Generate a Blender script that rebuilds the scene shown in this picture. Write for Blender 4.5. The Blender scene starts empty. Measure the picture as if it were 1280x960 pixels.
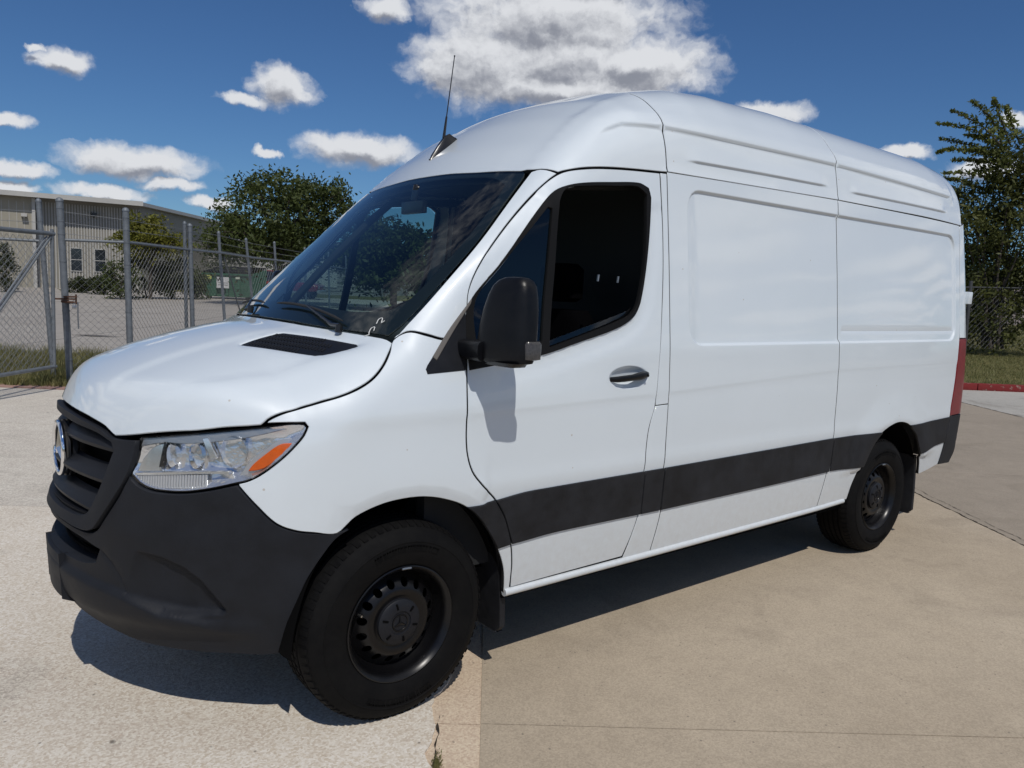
import bpy, bmesh, math, random
import numpy as np
from mathutils import Vector, Matrix
from mathutils.geometry import delaunay_2d_cdt
R = math.radians
SC = bpy.context.scene
COL = SC.collection
random.seed(7); RNG = np.random.RandomState(11)

# ------------------------------------------------------------------ camera
# world: x = van's forward, y = van's left, z = up, origin under the front axle
CAM = np.array([1.469, 3.401, 1.660]); YAW, PITCH, ROLL, FPX = -2.24602, -0.12289, 0.04391, 977.0
def cam_axes():
    f = np.array([math.cos(PITCH)*math.cos(YAW), math.cos(PITCH)*math.sin(YAW), math.sin(PITCH)])
    r = np.cross(f, [0, 0, 1]); r /= np.linalg.norm(r); u = np.cross(r, f)
    c, s = math.cos(ROLL), math.sin(ROLL)
    return c*r+s*u, -s*r+c*u, f
_r, _u, _f = cam_axes()
cd = bpy.data.cameras.new('camera'); cam = bpy.data.objects.new('camera', cd); COL.objects.link(cam)
cam.matrix_world = Matrix(((_r[0], _u[0], -_f[0], CAM[0]), (_r[1], _u[1], -_f[1], CAM[1]), (_r[2], _u[2], -_f[2], CAM[2]), (0, 0, 0, 1)))
cd.sensor_width = 36; cd.lens = FPX/1280*36; cd.clip_start = .05; cd.clip_end = 4000
SC.camera = cam
SC.view_settings.view_transform = 'Standard'; SC.view_settings.look = 'None'
SC.view_settings.exposure = -0.24; SC.view_settings.gamma = 1.0
SUN_DIR = Vector((0.27, 0.68, 1.0)).normalized()
SUN_EL = math.asin(SUN_DIR.z); SUN_AZ = math.atan2(SUN_DIR.x, SUN_DIR.y)
sd_ = bpy.data.lights.new('sun', 'SUN'); sun = bpy.data.objects.new('sun', sd_); COL.objects.link(sun)
sd_.energy = 3.3; sd_.angle = R(.5); sd_.color = (1, .955, .89)
sun.rotation_euler = SUN_DIR.to_track_quat('Z', 'Y').to_euler()

# ------------------------------------------------------------------ sky
W = bpy.data.worlds.new('World'); SC.world = W; W.use_nodes = True
def build_world():
    nt = W.node_tree; nt.nodes.clear(); N = nt.nodes.new; L = nt.links.new
    def math_(tree, op, a, b=None, c=None, clamp=False):
        n = tree.nodes.new('ShaderNodeMath'); n.operation = op; n.use_clamp = clamp
        for i, v in enumerate((a, b, c)):
            if v is None: continue
            if isinstance(v, (int, float)): n.inputs[i].default_value = v
            else: tree.links.new(v, n.inputs[i])
        return n.outputs[0]
    # cloud density as a node group: in vector (azimuth, elevation, 0)
    g = bpy.data.node_groups.new('cloud_density', 'ShaderNodeTree')
    g.interface.new_socket('P', in_out='INPUT', socket_type='NodeSocketVector')
    g.interface.new_socket('D', in_out='OUTPUT', socket_type='NodeSocketFloat')
    gi = g.nodes.new('NodeGroupInput'); go = g.nodes.new('NodeGroupOutput')
    P = gi.outputs[0]
    wn = g.nodes.new('ShaderNodeTexNoise'); wn.inputs['Scale'].default_value = 26; wn.inputs['Detail'].default_value = 7; wn.inputs['Roughness'].default_value = .62; g.links.new(P, wn.inputs['Vector'])
    wm = g.nodes.new('ShaderNodeVectorMath'); wm.operation = 'MULTIPLY_ADD'; g.links.new(wn.outputs['Color'], wm.inputs[0]); wm.inputs[1].default_value = (.05, .03, 0); wm.inputs[2].default_value = (-.025, -.015, 0)
    wa = g.nodes.new('ShaderNodeVectorMath'); wa.operation = 'ADD'; g.links.new(P, wa.inputs[0]); g.links.new(wm.outputs[0], wa.inputs[1]); P = wa.outputs[0]
    mn = None
    for az, el, ra, re in CLOUDS:
        n = g.nodes.new('ShaderNodeVectorMath'); n.operation = 'MULTIPLY_ADD'
        g.links.new(P, n.inputs[0]); n.inputs[1].default_value = (1/ra, 1/re, 0); n.inputs[2].default_value = (-az/ra, -el/re, 0)
        l = g.nodes.new('ShaderNodeVectorMath'); l.operation = 'LENGTH'; g.links.new(n.outputs[0], l.inputs[0])
        mn = l.outputs['Value'] if mn is None else math_(g, 'MINIMUM', mn, l.outputs['Value'])
    # scattered cumulus over the rest of the sky
    sp = g.nodes.new('ShaderNodeSeparateXYZ'); g.links.new(P, sp.inputs[0])
    out_az = math_(g, 'SUBTRACT', math_(g, 'ABSOLUTE', math_(g, 'ADD', sp.outputs[0], 2.24)), .62)
    out_el = math_(g, 'SUBTRACT', sp.outputs[1], .40)
    away = math_(g, 'MULTIPLY', math_(g, 'MAXIMUM', out_az, out_el), 2.5, clamp=True)
    sc = g.nodes.new('ShaderNodeCombineXYZ')
    t = math_(g, 'TANGENT', math_(g, 'SUBTRACT', 1.5708, math_(g, 'MAXIMUM', sp.outputs[1], .05)))
    g.links.new(math_(g, 'MULTIPLY', math_(g, 'COSINE', sp.outputs[0]), t), sc.inputs[0])
    g.links.new(math_(g, 'MULTIPLY', math_(g, 'SINE', sp.outputs[0]), t), sc.inputs[1])
    vo = g.nodes.new('ShaderNodeTexVoronoi'); vo.feature = 'SMOOTH_F1'; vo.inputs['Scale'].default_value = .75; vo.inputs['Smoothness'].default_value = .3
    g.links.new(sc.outputs[0], vo.inputs['Vector'])
    vd = math_(g, 'MULTIPLY', vo.outputs['Distance'], 2.2)
    vd = math_(g, 'ADD', vd, math_(g, 'MULTIPLY', math_(g, 'SUBTRACT', 1, away), 2.6))
    mn = math_(g, 'MINIMUM', mn, vd)
    def noise(scale, det, rough, stretch):
        m = g.nodes.new('ShaderNodeVectorMath'); m.operation = 'MULTIPLY'; g.links.new(P, m.inputs[0]); m.inputs[1].default_value = stretch
        n = g.nodes.new('ShaderNodeTexNoise'); n.inputs['Scale'].default_value = scale; n.inputs['Detail'].default_value = det; n.inputs['Roughness'].default_value = rough
        g.links.new(m.outputs[0], n.inputs['Vector']); return n.outputs[0]
    n1 = math_(g, 'ADD', math_(g, 'MULTIPLY', noise(17, 7, .55, (1, 1.5, 1)), .62), math_(g, 'MULTIPLY', noise(52, 6, .52, (1, 1.2, 1)), .38))
    d = math_(g, 'SUBTRACT', 1.0, mn)
    d = math_(g, 'ADD', math_(g, 'MULTIPLY', d, 1.9), math_(g, 'MULTIPLY', math_(g, 'SUBTRACT', n1, .475), 2.9))
    # nothing far outside the blobs
    lim = math_(g, 'MULTIPLY', math_(g, 'SUBTRACT', mn, 1.35), 4, clamp=True)
    d = math_(g, 'SUBTRACT', d, math_(g, 'MULTIPLY', lim, 3))
    g.links.new(d, go.inputs[0])
    tc = N('ShaderNodeTexCoord'); nv = N('ShaderNodeVectorMath'); nv.operation = 'NORMALIZE'; L(tc.outputs['Generated'], nv.inputs[0])
    s = N('ShaderNodeSeparateXYZ'); L(nv.outputs[0], s.inputs[0])
    az = math_(nt, 'ARCTAN2', s.outputs[1], s.outputs[0]); el = math_(nt, 'ARCSINE', s.outputs[2])
    c1 = N('ShaderNodeCombineXYZ'); L(az, c1.inputs[0]); L(el, c1.inputs[1])
    c2 = N('ShaderNodeCombineXYZ'); L(math_(nt, 'ADD', az, -.004), c2.inputs[0]); L(math_(nt, 'ADD', el, .011), c2.inputs[1])
    g1 = N('ShaderNodeGroup'); g1.node_tree = g; L(c1.outputs[0], g1.inputs[0])
    g2 = N('ShaderNodeGroup'); g2.node_tree = g; L(c2.outputs[0], g2.inputs[0])
    alpha = N('ShaderNodeMapRange'); alpha.interpolation_type = 'SMOOTHSTEP'; L(g1.outputs[0], alpha.inputs[0])
    alpha.inputs[1].default_value = -.55; alpha.inputs[2].default_value = .85
    dif = math_(nt, 'SUBTRACT', g2.outputs[0], g1.outputs[0])
    sv = math_(nt, 'ADD', math_(nt, 'MULTIPLY', dif, .85), math_(nt, 'MULTIPLY', g1.outputs[0], .30))
    sh = N('ShaderNodeMapRange'); L(sv, sh.inputs[0]); sh.interpolation_type = 'SMOOTHSTEP'
    sh.inputs[1].default_value = -.15; sh.inputs[2].default_value = 1.0
    mix = N('ShaderNodeMix'); mix.data_type = 'RGBA'; L(sh.outputs[0], mix.inputs[0])
    mix.inputs[6].default_value = (.84, .86, .90, 1); mix.inputs[7].default_value = (.30, .32, .38, 1)
    sky = N('ShaderNodeTexSky'); sky.sky_type = 'NISHITA'; sky.sun_disc = False
    sky.sun_elevation = SUN_EL; sky.sun_rotation = SUN_AZ
    sky.air_density = SKY_AIR; sky.dust_density = SKY_DUST; sky.ozone_density = SKY_OZ; sky.altitude = SKY_ALT
    tn = N('ShaderNodeMix'); tn.data_type = 'RGBA'; tn.blend_type = 'MULTIPLY'; tn.inputs[0].default_value = 1; L(sky.outputs[0], tn.inputs[6]); tn.inputs[7].default_value = (.43, .63, .86, 1)
    b1 = N('ShaderNodeBackground'); L(tn.outputs[2], b1.inputs[0]); b1.inputs[1].default_value = SKY_STR
    b2 = N('ShaderNodeBackground'); L(mix.outputs[2], b2.inputs[0]); b2.inputs[1].default_value = 1.0
    ms = N('ShaderNodeMixShader'); L(alpha.outputs[0], ms.inputs[0]); L(b1.outputs[0], ms.inputs[1]); L(b2.outputs[0], ms.inputs[2])
    out = N('ShaderNodeOutputWorld'); L(ms.outputs[0], out.inputs[0])
SKY_AIR, SKY_DUST, SKY_OZ, SKY_ALT, SKY_STR = 1.0, .0, 4.0, 0, .088
CLOUDS = [(-2.297, .272, .10, .045), (-2.275, 0.314, 0.145, 0.05), (-2.19, 0.263, 0.083, 0.048), (-2.385, 0.265, 0.088, 0.039), (-2.289, 0.239, 0.146, 0.022), (-1.953, 0.22, 0.036, 0.021), (-1.913, 0.201, 0.028, 0.008), (-2.049, 0.157, 0.071, 0.018), (-1.731, 0.215, 0.031, 0.013), (-2.075, 0.313, 0.028, 0.014), (-1.798, 0.12, 0.067, 0.017), (-1.834, 0.099, 0.032, 0.008), (-1.686, 0.1, 0.029, 0.009), (-1.677, 0.148, 0.02, 0.008), (-1.763, 0.085, 0.044, 0.01), (-2.538, 0.213, 0.049, 0.012), (-2.69, 0.165, 0.029, 0.009), (-1.678, 0.082, 0.024, 0.007), (-1.937, 0.145, 0.014, 0.005), (-1.704, 0.226, 0.01, 0.005), (-2.764, 0.147, 0.031, 0.012), (-1.875, 0.083, 0.024, 0.007), (-2.301, 0.372, 0.153, 0.04), (-2.795, 0.195, 0.014, 0.008)]
build_world()
W.cycles.sampling_method = 'MANUAL'; W.cycles.sample_map_resolution = 512

# ------------------------------------------------------------------ helpers
def tag(o, label=None, cat=None, group=None, kind=None):
    if label: o['label'] = label
    if cat: o['category'] = cat
    if group: o['group'] = group
    if kind: o['kind'] = kind
    return o
def link(name, me, parent=None, mat=None):
    o = bpy.data.objects.new(name, me)
    if mat is not None and me is not None and len(me.materials) == 0: me.materials.append(mat)
    COL.objects.link(o)
    if parent is not None: o.parent = parent
    return o
def empty(name, loc=(0, 0, 0), parent=None, **k):
    o = bpy.data.objects.new(name, None); COL.objects.link(o); o.location = loc; o.empty_display_size = .2
    if parent is not None: o.parent = parent
    return tag(o, **k)
def mesh(name, v, f, smooth=True):
    me = bpy.data.meshes.new(name); me.from_pydata([tuple(map(float, p)) for p in v], [], [tuple(int(i) for i in q) for q in f]); me.update()
    if smooth: me.shade_smooth()
    return me
def autosharp(me, ang=35):
    me.shade_smooth(); me.set_sharp_from_angle(angle=R(ang))
class MB:
    """collects simple solids and links them as one mesh"""
    def __init__(s): s.v = []; s.f = []
    def add(s, v, f):
        k = len(s.v); s.v += [tuple(map(float, p)) for p in v]; s.f += [tuple(i+k for i in q) for q in f]; return s
    def box(s, a, b, M=None):
        (x0, y0, z0), (x1, y1, z1) = a, b
        v = [(x0, y0, z0), (x1, y0, z0), (x1, y1, z0), (x0, y1, z0), (x0, y0, z1), (x1, y0, z1), (x1, y1, z1), (x0, y1, z1)]
        if M is not None: v = [tuple(M @ Vector(p)) for p in v]
        return s.add(v, [(0, 3, 2, 1), (4, 5, 6, 7), (0, 1, 5, 4), (1, 2, 6, 5), (2, 3, 7, 6), (3, 0, 4, 7)])
    def tube(s, pts, r, n=10, cap=True, flat=1.0):
        pts = [Vector(p) for p in pts]; rs = r if hasattr(r, '__len__') else [r]*len(pts)
        v = []; prev = None
        for i, p in enumerate(pts):
            t = (pts[min(i+1, len(pts)-1)]-pts[max(i-1, 0)]).normalized()
            if prev is None: a = t.orthogonal().normalized()
            else: a = (prev - t*prev.dot(t)).normalized()
            prev = a; b = t.cross(a)
            for k in range(n):
                c = 2*math.pi*k/n; v.append(p + a*math.cos(c)*rs[i] + b*math.sin(c)*rs[i]*flat)
        f = []
        for i in range(len(pts)-1):
            for k in range(n): f.append((i*n+k, i*n+(k+1) % n, (i+1)*n+(k+1) % n, (i+1)*n+k))
        if cap: f += [tuple(range(n))[::-1], tuple((len(pts)-1)*n+k for k in range(n))]
        return s.add(v, f)
    def lathe(s, prof, o=(0, 0, 0), axis='y', n=48, arc=None):
        # prof: list of (radius, height); revolve round axis through o
        v = []; f = []; m = len(prof); full = arc is None; a0, a1 = arc or (0, 2*math.pi)
        nn = n if full else n+1
        for k in range(nn):
            a = a0+(a1-a0)*k/n; c, q = math.cos(a), math.sin(a)
            for r, h in prof:
                if axis == 'y': p = (o[0]+r*c, o[1]+h, o[2]+r*q)
                elif axis == 'z': p = (o[0]+r*c, o[1]+r*q, o[2]+h)
                else: p = (o[0]+h, o[1]+r*c, o[2]+r*q)
                v.append(p)
        for k in range(n):
            k2 = (k+1) % nn
            for i in range(m-1):
                q = (k*m+i, k*m+i+1, k2*m+i+1, k2*m+i)
                f.append(q if axis != 'y' else q)
        return s.add(v, f)
    def build(s, name, mat, parent=None, smooth=True, bevel=0, ang=35):
        me = bpy.data.meshes.new(name); me.from_pydata(s.v, [], s.f); me.update()
        bm = bmesh.new(); bm.from_mesh(me); bmesh.ops.remove_doubles(bm, verts=bm.verts, dist=1e-6)
        if bevel: bmesh.ops.bevel(bm, geom=[e for e in bm.edges if e.is_manifold and e.calc_face_angle(0) > .6], offset=bevel, segments=2, affect='EDGES', profile=.6)
        bmesh.ops.recalc_face_normals(bm, faces=bm.faces); bm.to_mesh(me); bm.free()
        if smooth: autosharp(me, ang)
        return link(name, me, parent, mat)

# ------------------------------------------------------------------ materials
def new_mat(name):
    m = bpy.data.materials.new(name); m.use_nodes = True; nt = m.node_tree
    return m, nt, nt.nodes['Principled BSDF']
def setp(b, **k):
    names = dict(base='Base Color', rough='Roughness', metal='Metallic', spec='Specular IOR Level', coat='Coat Weight', coatr='Coat Roughness', ior='IOR', trans='Transmission Weight', emis='Emission Color', emist='Emission Strength', sss='Subsurface Weight', alpha='Alpha')
    for a, v in k.items():
        if a in ('base', 'emis') and len(v) == 3: v = (*v, 1)
        b.inputs[names[a]].default_value = v
def coords(nt, scale=(1, 1, 1), obj=True):
    t = nt.nodes.new('ShaderNodeTexCoord') if obj else nt.nodes.new('ShaderNodeNewGeometry')
    m = nt.nodes.new('ShaderNodeMapping'); m.inputs['Scale'].default_value = scale
    nt.links.new(t.outputs['Object' if obj else 'Position'], m.inputs[0]); return m.outputs[0]
def noise(nt, vec, scale, detail=4, rough=.55, dist=0):
    n = nt.nodes.new('ShaderNodeTexNoise'); n.inputs['Scale'].default_value = scale; n.inputs['Detail'].default_value = detail
    n.inputs['Roughness'].default_value = rough; n.inputs['Distortion'].default_value = dist; nt.links.new(vec, n.inputs['Vector']); return n.outputs[0]
def ramp(nt, fac, stops, interp='LINEAR'):
    r = nt.nodes.new('ShaderNodeValToRGB'); nt.links.new(fac, r.inputs[0]); r.color_ramp.interpolation = interp
    while len(r.color_ramp.elements) < len(stops): r.color_ramp.elements.new(.5)
    for e, (p, c) in zip(r.color_ramp.elements, stops): e.position = p; e.color = (*c, 1) if len(c) == 3 else c
    return r.outputs[0]
def mixc(nt, fac, a, b, mode='MIX'):
    m = nt.nodes.new('ShaderNodeMix'); m.data_type = 'RGBA'; m.blend_type = mode
    for i, v in ((0, fac), (6, a), (7, b)):
        if isinstance(v, (int, float)): m.inputs[i].default_value = v
        elif isinstance(v, tuple): m.inputs[i].default_value = (*v, 1) if len(v) == 3 else v
        else: nt.links.new(v, m.inputs[i])
    return m.outputs[2]
def bump(nt, b, h, strength=.3, dist=.01):
    n = nt.nodes.new('ShaderNodeBump'); n.inputs['Strength'].default_value = strength; n.inputs['Distance'].default_value = dist
    nt.links.new(h, n.inputs['Height']); nt.links.new(n.outputs[0], b.inputs['Normal']); return n
def simple(name, base, rough=.5, var=0., vs=8., bmp=0., bs=200., **k):
    m, nt, b = new_mat(name); setp(b, base=base, rough=rough, **k)
    v = coords(nt, obj=False)
    if var:
        n = noise(nt, v, vs, 6)
        c = ramp(nt, n, [(.25, tuple(x*(1-var) for x in base)), (.75, tuple(min(1, x*(1+var)) for x in base))])
        nt.links.new(c, b.inputs['Base Color'])
    if bmp: bump(nt, b, noise(nt, v, bs, 3), bmp, .002)
    return m
M = {}
def mk_paint():
    m, nt, b = new_mat('white_paint'); setp(b, base=(.655, .715, .755), rough=.42, spec=.5, coat=1.0, coatr=.035)
    v = coords(nt, obj=False)
    n = noise(nt, v, 1.7, 6, .6)
    dirt = noise(nt, v, 26, 6, .7)
    c = ramp(nt, n, [(.3, (.645, .706, .745)), (.7, (.668, .728, .768))])
    # road film towards the sills
    sep = nt.nodes.new('ShaderNodeSeparateXYZ'); g = nt.nodes.new('ShaderNodeNewGeometry'); nt.links.new(g.outputs['Position'], sep.inputs[0])
    mr = nt.nodes.new('ShaderNodeMapRange'); nt.links.new(sep.outputs[2], mr.inputs[0]); mr.inputs[1].default_value = .95; mr.inputs[2].default_value = .35; mr.inputs[3].default_value = 0; mr.inputs[4].default_value = .75
    mu = nt.nodes.new('ShaderNodeMath'); mu.operation = 'MULTIPLY'; nt.links.new(mr.outputs[0], mu.inputs[0]); nt.links.new(dirt, mu.inputs[1])
    c = mixc(nt, mu.outputs[0], c, (.45, .43, .40))
    # small specks
    vo = nt.nodes.new('ShaderNodeTexVoronoi'); vo.inputs['Scale'].default_value = 6; nt.links.new(v, vo.inputs['Vector'])
    sp = ramp(nt, vo.outputs['Distance'], [(.0, (1, 1, 1)), (.022, (1, 1, 1)), (.03, (0, 0, 0))])
    c = mixc(nt, sp, c, (.5, .48, .45))
    nt.links.new(c, b.inputs['Base Color'])
    w = noise(nt, v, 3.2, 2, .5); bump(nt, b, w, .008, .012)
    nt.links.new(ramp(nt, dirt, [(.35, (.02,)*3), (.8, (.11,)*3)]), b.inputs['Coat Roughness'])
    return m
M['paint'] = mk_paint()
def mk_plastic(name, base, rough=.55, dust=.25):
    m, nt, b = new_mat(name); setp(b, base=base, rough=rough, spec=.35)
    v = coords(nt, obj=False); n = noise(nt, v, 5, 8, .7); f = noise(nt, v, 160, 3, .7)
    lo = tuple(x*.85 for x in base); hi = tuple(x*(1+dust*2) + .006*dust for x in base)
    nt.links.new(ramp(nt, n, [(.35, lo), (.75, hi)]), b.inputs['Base Color']); b.inputs['Specular IOR Level'].default_value = .25
    # pale dust specks
    vo = nt.nodes.new('ShaderNodeTexVoronoi'); vo.inputs['Scale'].default_value = 30; nt.links.new(v, vo.inputs['Vector'])
    nt.links.new(ramp(nt, n, [(.3, (rough-.08,)*3), (.8, (rough+.15,)*3)]), b.inputs['Roughness'])
    bump(nt, b, f, .25, .0012); return m
M['bumper'] = mk_plastic('grey_bumper_plastic', (.0100, .0115, .0155), .60)
M['clad'] = mk_plastic('black_cladding_plastic', (.0105, .0112, .0135), .58, .6)
M['grille'] = mk_plastic('grille_plastic', (.0085, .0095, .0125), .46)
M['gloss'] = simple('gloss_black_trim', (.012, .012, .013), .25)
M['black'] = simple('dull_black', (.002, .002, .0022), .9, spec=.08)
M['seal'] = simple('rubber_seal', (.020, .020, .020), .7)
M['frame'] = simple('window_frame_rubber', (.0045, .0045, .0048), .6, spec=.2)
M['seam'] = simple('seam_shade', (.004, .004, .0045), .9)  # near-black that paints shade into the panel gaps
M['mirror_plastic'] = mk_plastic('mirror_plastic', (.004, .0045, .006), .36)
M['steel'] = simple('black_steel_wheel', (.0035, .0035, .0042), .30, .2, 20, spec=.35)
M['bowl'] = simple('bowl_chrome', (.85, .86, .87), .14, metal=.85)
M['chrome'] = simple('chrome', (.82, .83, .85), .06, metal=1.0)
M['bolt'] = simple('dull_metal', (.45, .45, .45), .35, metal=1.0)
M['amber'] = simple('amber_lens', (.62, .10, .006), .35, .10, 60, spec=.3)
M['red'] = simple('red_lens', (.17, .006, .010), .3, .25, 30, spec=.3)
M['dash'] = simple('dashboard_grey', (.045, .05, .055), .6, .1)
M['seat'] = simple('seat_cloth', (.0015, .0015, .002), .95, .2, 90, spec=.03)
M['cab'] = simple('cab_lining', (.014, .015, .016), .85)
def mk_tyre():
    m, nt, b = new_mat('tyre_rubber'); setp(b, base=(.007, .007, .008), rough=.75, spec=.14)
    v = coords(nt, obj=False); n = noise(nt, v, 14, 8, .7)
    nt.links.new(ramp(nt, n, [(.35, (.0025, .0025, .003)), (.8, (.007, .0068, .0066))]), b.inputs['Base Color'])
    bump(nt, b, noise(nt, v, 220, 3), .3, .001); return m
M['tyre'] = mk_tyre()
def mk_glass(name, tint, refl=1.0, rough=0.0):
    m, nt, b = new_mat(name); nt.nodes.remove(b); N = nt.nodes.new
    tr = N('ShaderNodeBsdfTransparent'); tr.inputs[0].default_value = (*tint, 1)
    gl = N('ShaderNodeBsdfGlossy'); gl.inputs[0].default_value = (refl,)*3+(1,); gl.inputs['Roughness'].default_value = rough
    fr = N('ShaderNodeFresnel'); ge = N('ShaderNodeNewGeometry'); mi = N('ShaderNodeMapRange'); nt.links.new(ge.outputs['Backfacing'], mi.inputs[0])
    mi.inputs[3].default_value = 1.52; mi.inputs[4].default_value = 1/1.52; nt.links.new(mi.outputs[0], fr.inputs[0])      # a thin pane reflects alike from both sides
    mx = N('ShaderNodeMixShader'); nt.links.new(fr.outputs[0], mx.inputs[0]); nt.links.new(tr.outputs[0], mx.inputs[1]); nt.links.new(gl.outputs[0], mx.inputs[2])
    nt.links.new(mx.outputs[0], nt.nodes['Material Output'].inputs[0]); return m
M['windshield'] = mk_glass('windshield_glass', (.62, .76, .74))
M['side_glass'] = mk_glass('side_glass', (.45, .58, .60))
M['lens'] = mk_glass('clear_lens', (.975, .985, .99))
M['frit'] = simple('black_frit', (.012, .012, .013), .5)
def mk_reflector():
    m, nt, b = new_mat('lamp_reflector'); setp(b, base=(.72, .73, .75), rough=.17, metal=.80)
    v = coords(nt, obj=False); bump(nt, b, noise(nt, v, 30, 2), .25, .01); return m
M['reflector'] = mk_reflector()
M['silver'] = simple('satin_silver', (.50, .51, .53), .28, metal=.55)
def ip(x,xs,ys):return np.interp(x,xs,ys)
def smooth_tab(xs,ys,w=.03,n=1200):
    # densified, lightly smoothed profile table
    g=np.linspace(xs[0],xs[-1],n);v=np.interp(g,xs,ys)
    k=max(3,int(w/(g[1]-g[0]))|1);ker=np.hanning(k+2)[1:-1];ker/=ker.sum()
    pad=k//2
    vp=np.concatenate([2*v[0]-v[pad:0:-1],v,2*v[-1]-v[-2:-pad-2:-1]])
    for _ in range(2):
        v=np.convolve(vp,ker,'valid')
        vp=np.concatenate([2*v[0]-v[pad:0:-1],v,2*v[-1]-v[-2:-pad-2:-1]])
    return g,v
YS=smooth_tab([0,.3,.42,.6,.85,1.15,1.4,1.8,2.2,2.3,2.5,2.7,3.],[.90,.935,.955,.972,.985,.985,.972,.93,.882,.868,.83,.78,.70],.12)
ZC=smooth_tab([-5.2,-4.98,-4.9,-4.75,-4.4,-2.6,-2.0,-1.7,-1.45,-1.2,-1.0,-.8,-.66,-.25,.15,.2,.35,.5,.65,.8,.9,.96,1.02,1.2],
              [1.9,2.5,2.64,2.73,2.765,2.79,2.775,2.745,2.69,2.60,2.475,2.32,2.19,1.83,1.475,1.462,1.44,1.405,1.36,1.30,1.235,1.16,1.0,.5],.09)
XC=smooth_tab([0,.3,.38,.5,.6,.75,.95,1.1,1.16,1.3],[.86,.93,.965,.995,1.0,1.0,.992,.968,.95,.9],.10)
def Yw(x,z):
    y=np.interp(z,*YS)
    t=np.clip((x+1.45)/1.45,0,1.2); s=np.clip((z-1.15)/.5,0,1);s=s*s*(3-2*s)
    y=y-.10*t*t*s
    f=np.clip(x+.25,0,2);y=y-.05*f*f
    r=np.clip(-3.9-x,0,2);y=y-.035*r*r
    return y
def Tz(x,y):
    b=np.interp(x,[-2,-.9,-.66,0.1,.25,.9],[.0,.10,.12,.21,.0,0.])
    xe=x+b*y*y
    d=np.interp(x,[-5,-1.2,-.7,-.05,.1,.4,.95],[.10,.12,.05,.02,.06,.2,.16])
    return np.interp(xe,*ZC)-d*y*y-.12*np.clip(np.interp(x,[.0,.35],[0,1]),0,1)*y**6
def smax(a,b,k):
    h=np.clip(.5+.5*(a-b)/k,0,1)
    return b+(a-b)*h+k*h*(1-h)
def F(P):
    x,y,z=P[...,0],np.abs(P[...,1]),P[...,2]
    fs=y-Yw(x,z)
    e=.01
    T=Tz(x,y);sl=(Tz(x+e,y)-Tz(x-e,y))/(2*e)
    ft=(z-T)/np.sqrt(1+np.minimum(sl*sl,4))
    kx=np.interp(x,[-2.2,-1.5,-1.0,-.5,.2,.5],[.30,.26,.16,.10,.10,.16])
    f=smax(fs,ft,kx)
    low=np.clip((.75-z)/.4,0,1)
    drop=.52*y**2+.22*y**6+low*.10*y**2
    X=np.interp(z,*XC)-drop
    dx=1.04*y+1.32*y**5
    ff=(x-X)/np.sqrt(1+dx*dx)
    tz=np.clip((z-.85)/.30,0,1);kf=.11-.06*tz*tz*(3-2*tz)
    f=smax(f,ff,kf)
    xr=-4.93+.06*np.clip((z-1.)/1.5,0,1)**2
    fr=-(x-xr-.03*y*y)
    return smax(f,fr,.10)
def solve(O,D,t0,t1,n=46):
    O=np.asarray(O,float);D=np.asarray(D,float)
    lo=np.zeros(len(O))+t0;hi=np.zeros(len(O))+t1
    for _ in range(n):
        m=(lo+hi)/2;s=F(O+D*m[:,None])>0
        hi=np.where(s,m,hi);lo=np.where(s,lo,m)
    return O+D*((lo+hi)/2)[:,None]
def grad(P,e=2e-3):
    g=np.stack([(F(P+d)-F(P-d)) for d in np.eye(3)*e],-1)
    return g/np.maximum(np.linalg.norm(g,axis=-1,keepdims=True),1e-9)
# ------------------------------------------------------------------ charts: 2-D domain -> point on the body surface
def nrm(v): v = np.array(v, float); return v/np.linalg.norm(v)
class Side:
    def at(s, q): q = np.asarray(q); return solve(np.stack([q[:, 0], 0*q[:, 0], q[:, 1]], 1), np.tile([0, 1., 0], (len(q), 1)), 0, 1.4, 26)
    def uv(s, P): P = np.asarray(P); return P[:, [0, 2]]
class Lin:
    def __init__(s, o, d, t1=2.5):
        s.o = np.array(o, float); s.d = nrm(d); a = np.cross([0, 0, 1.], s.d)
        if np.linalg.norm(a) < .1: a = np.array([0, 1., 0])
        s.a = nrm(a); s.b = np.cross(s.d, s.a); s.t1 = t1
    def uv(s, P): P = np.asarray(P, float)-s.o; return np.stack([P@s.a, P@s.b], 1)
    def at(s, q): q = np.asarray(q); return solve(s.o+q[:, :1]*s.a+q[:, 1:]*s.b, np.tile(s.d, (len(q), 1)), 0, s.t1, 26)
class Cyl:          # round the nose, about a vertical axis
    x0 = -.2
    def uv(s, P): P = np.asarray(P, float); return np.stack([np.arctan2(P[:, 1], P[:, 0]-s.x0)*1.05, P[:, 2]], 1)
    def at(s, q):
        q = np.asarray(q); a = q[:, 0]/1.05; z = 0*a
        return solve(np.stack([z+s.x0, z, q[:, 1]], 1), np.stack([np.cos(a), np.sin(a), z], 1), 0, 2, 26)
class Roof:         # round a lengthwise axis
    z0 = 1.8
    def uv(s, P): P = np.asarray(P, float); return np.stack([P[:, 0], np.arctan2(P[:, 1], P[:, 2]-s.z0)*.9], 1)
    def at(s, q):
        q = np.asarray(q); a = q[:, 1]/.9; z = 0*a
        return solve(np.stack([q[:, 0], z, z+s.z0], 1), np.stack([z, np.sin(a), np.cos(a)], 1), 0, 1.5, 26)
SIDE, CYL, ROOF = Side(), Cyl(), Roof()
NOSE = Lin((0, 0, .75), (.5, 0, .87)); FEND = Lin((0, 0, .75), (.30, .80, .40)); PILL = Lin((-.2, 0, 1.3), (.45, .55, .55)); REAR = Lin((-4.2, 0, 1.5), (-1, 0, 0)); RCOR = Lin((-4.2, .2, 1.5), (-.75, .66, 0)); WIND = Lin((-.6, 0, 1.3), (.67, 0, .74))
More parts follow.
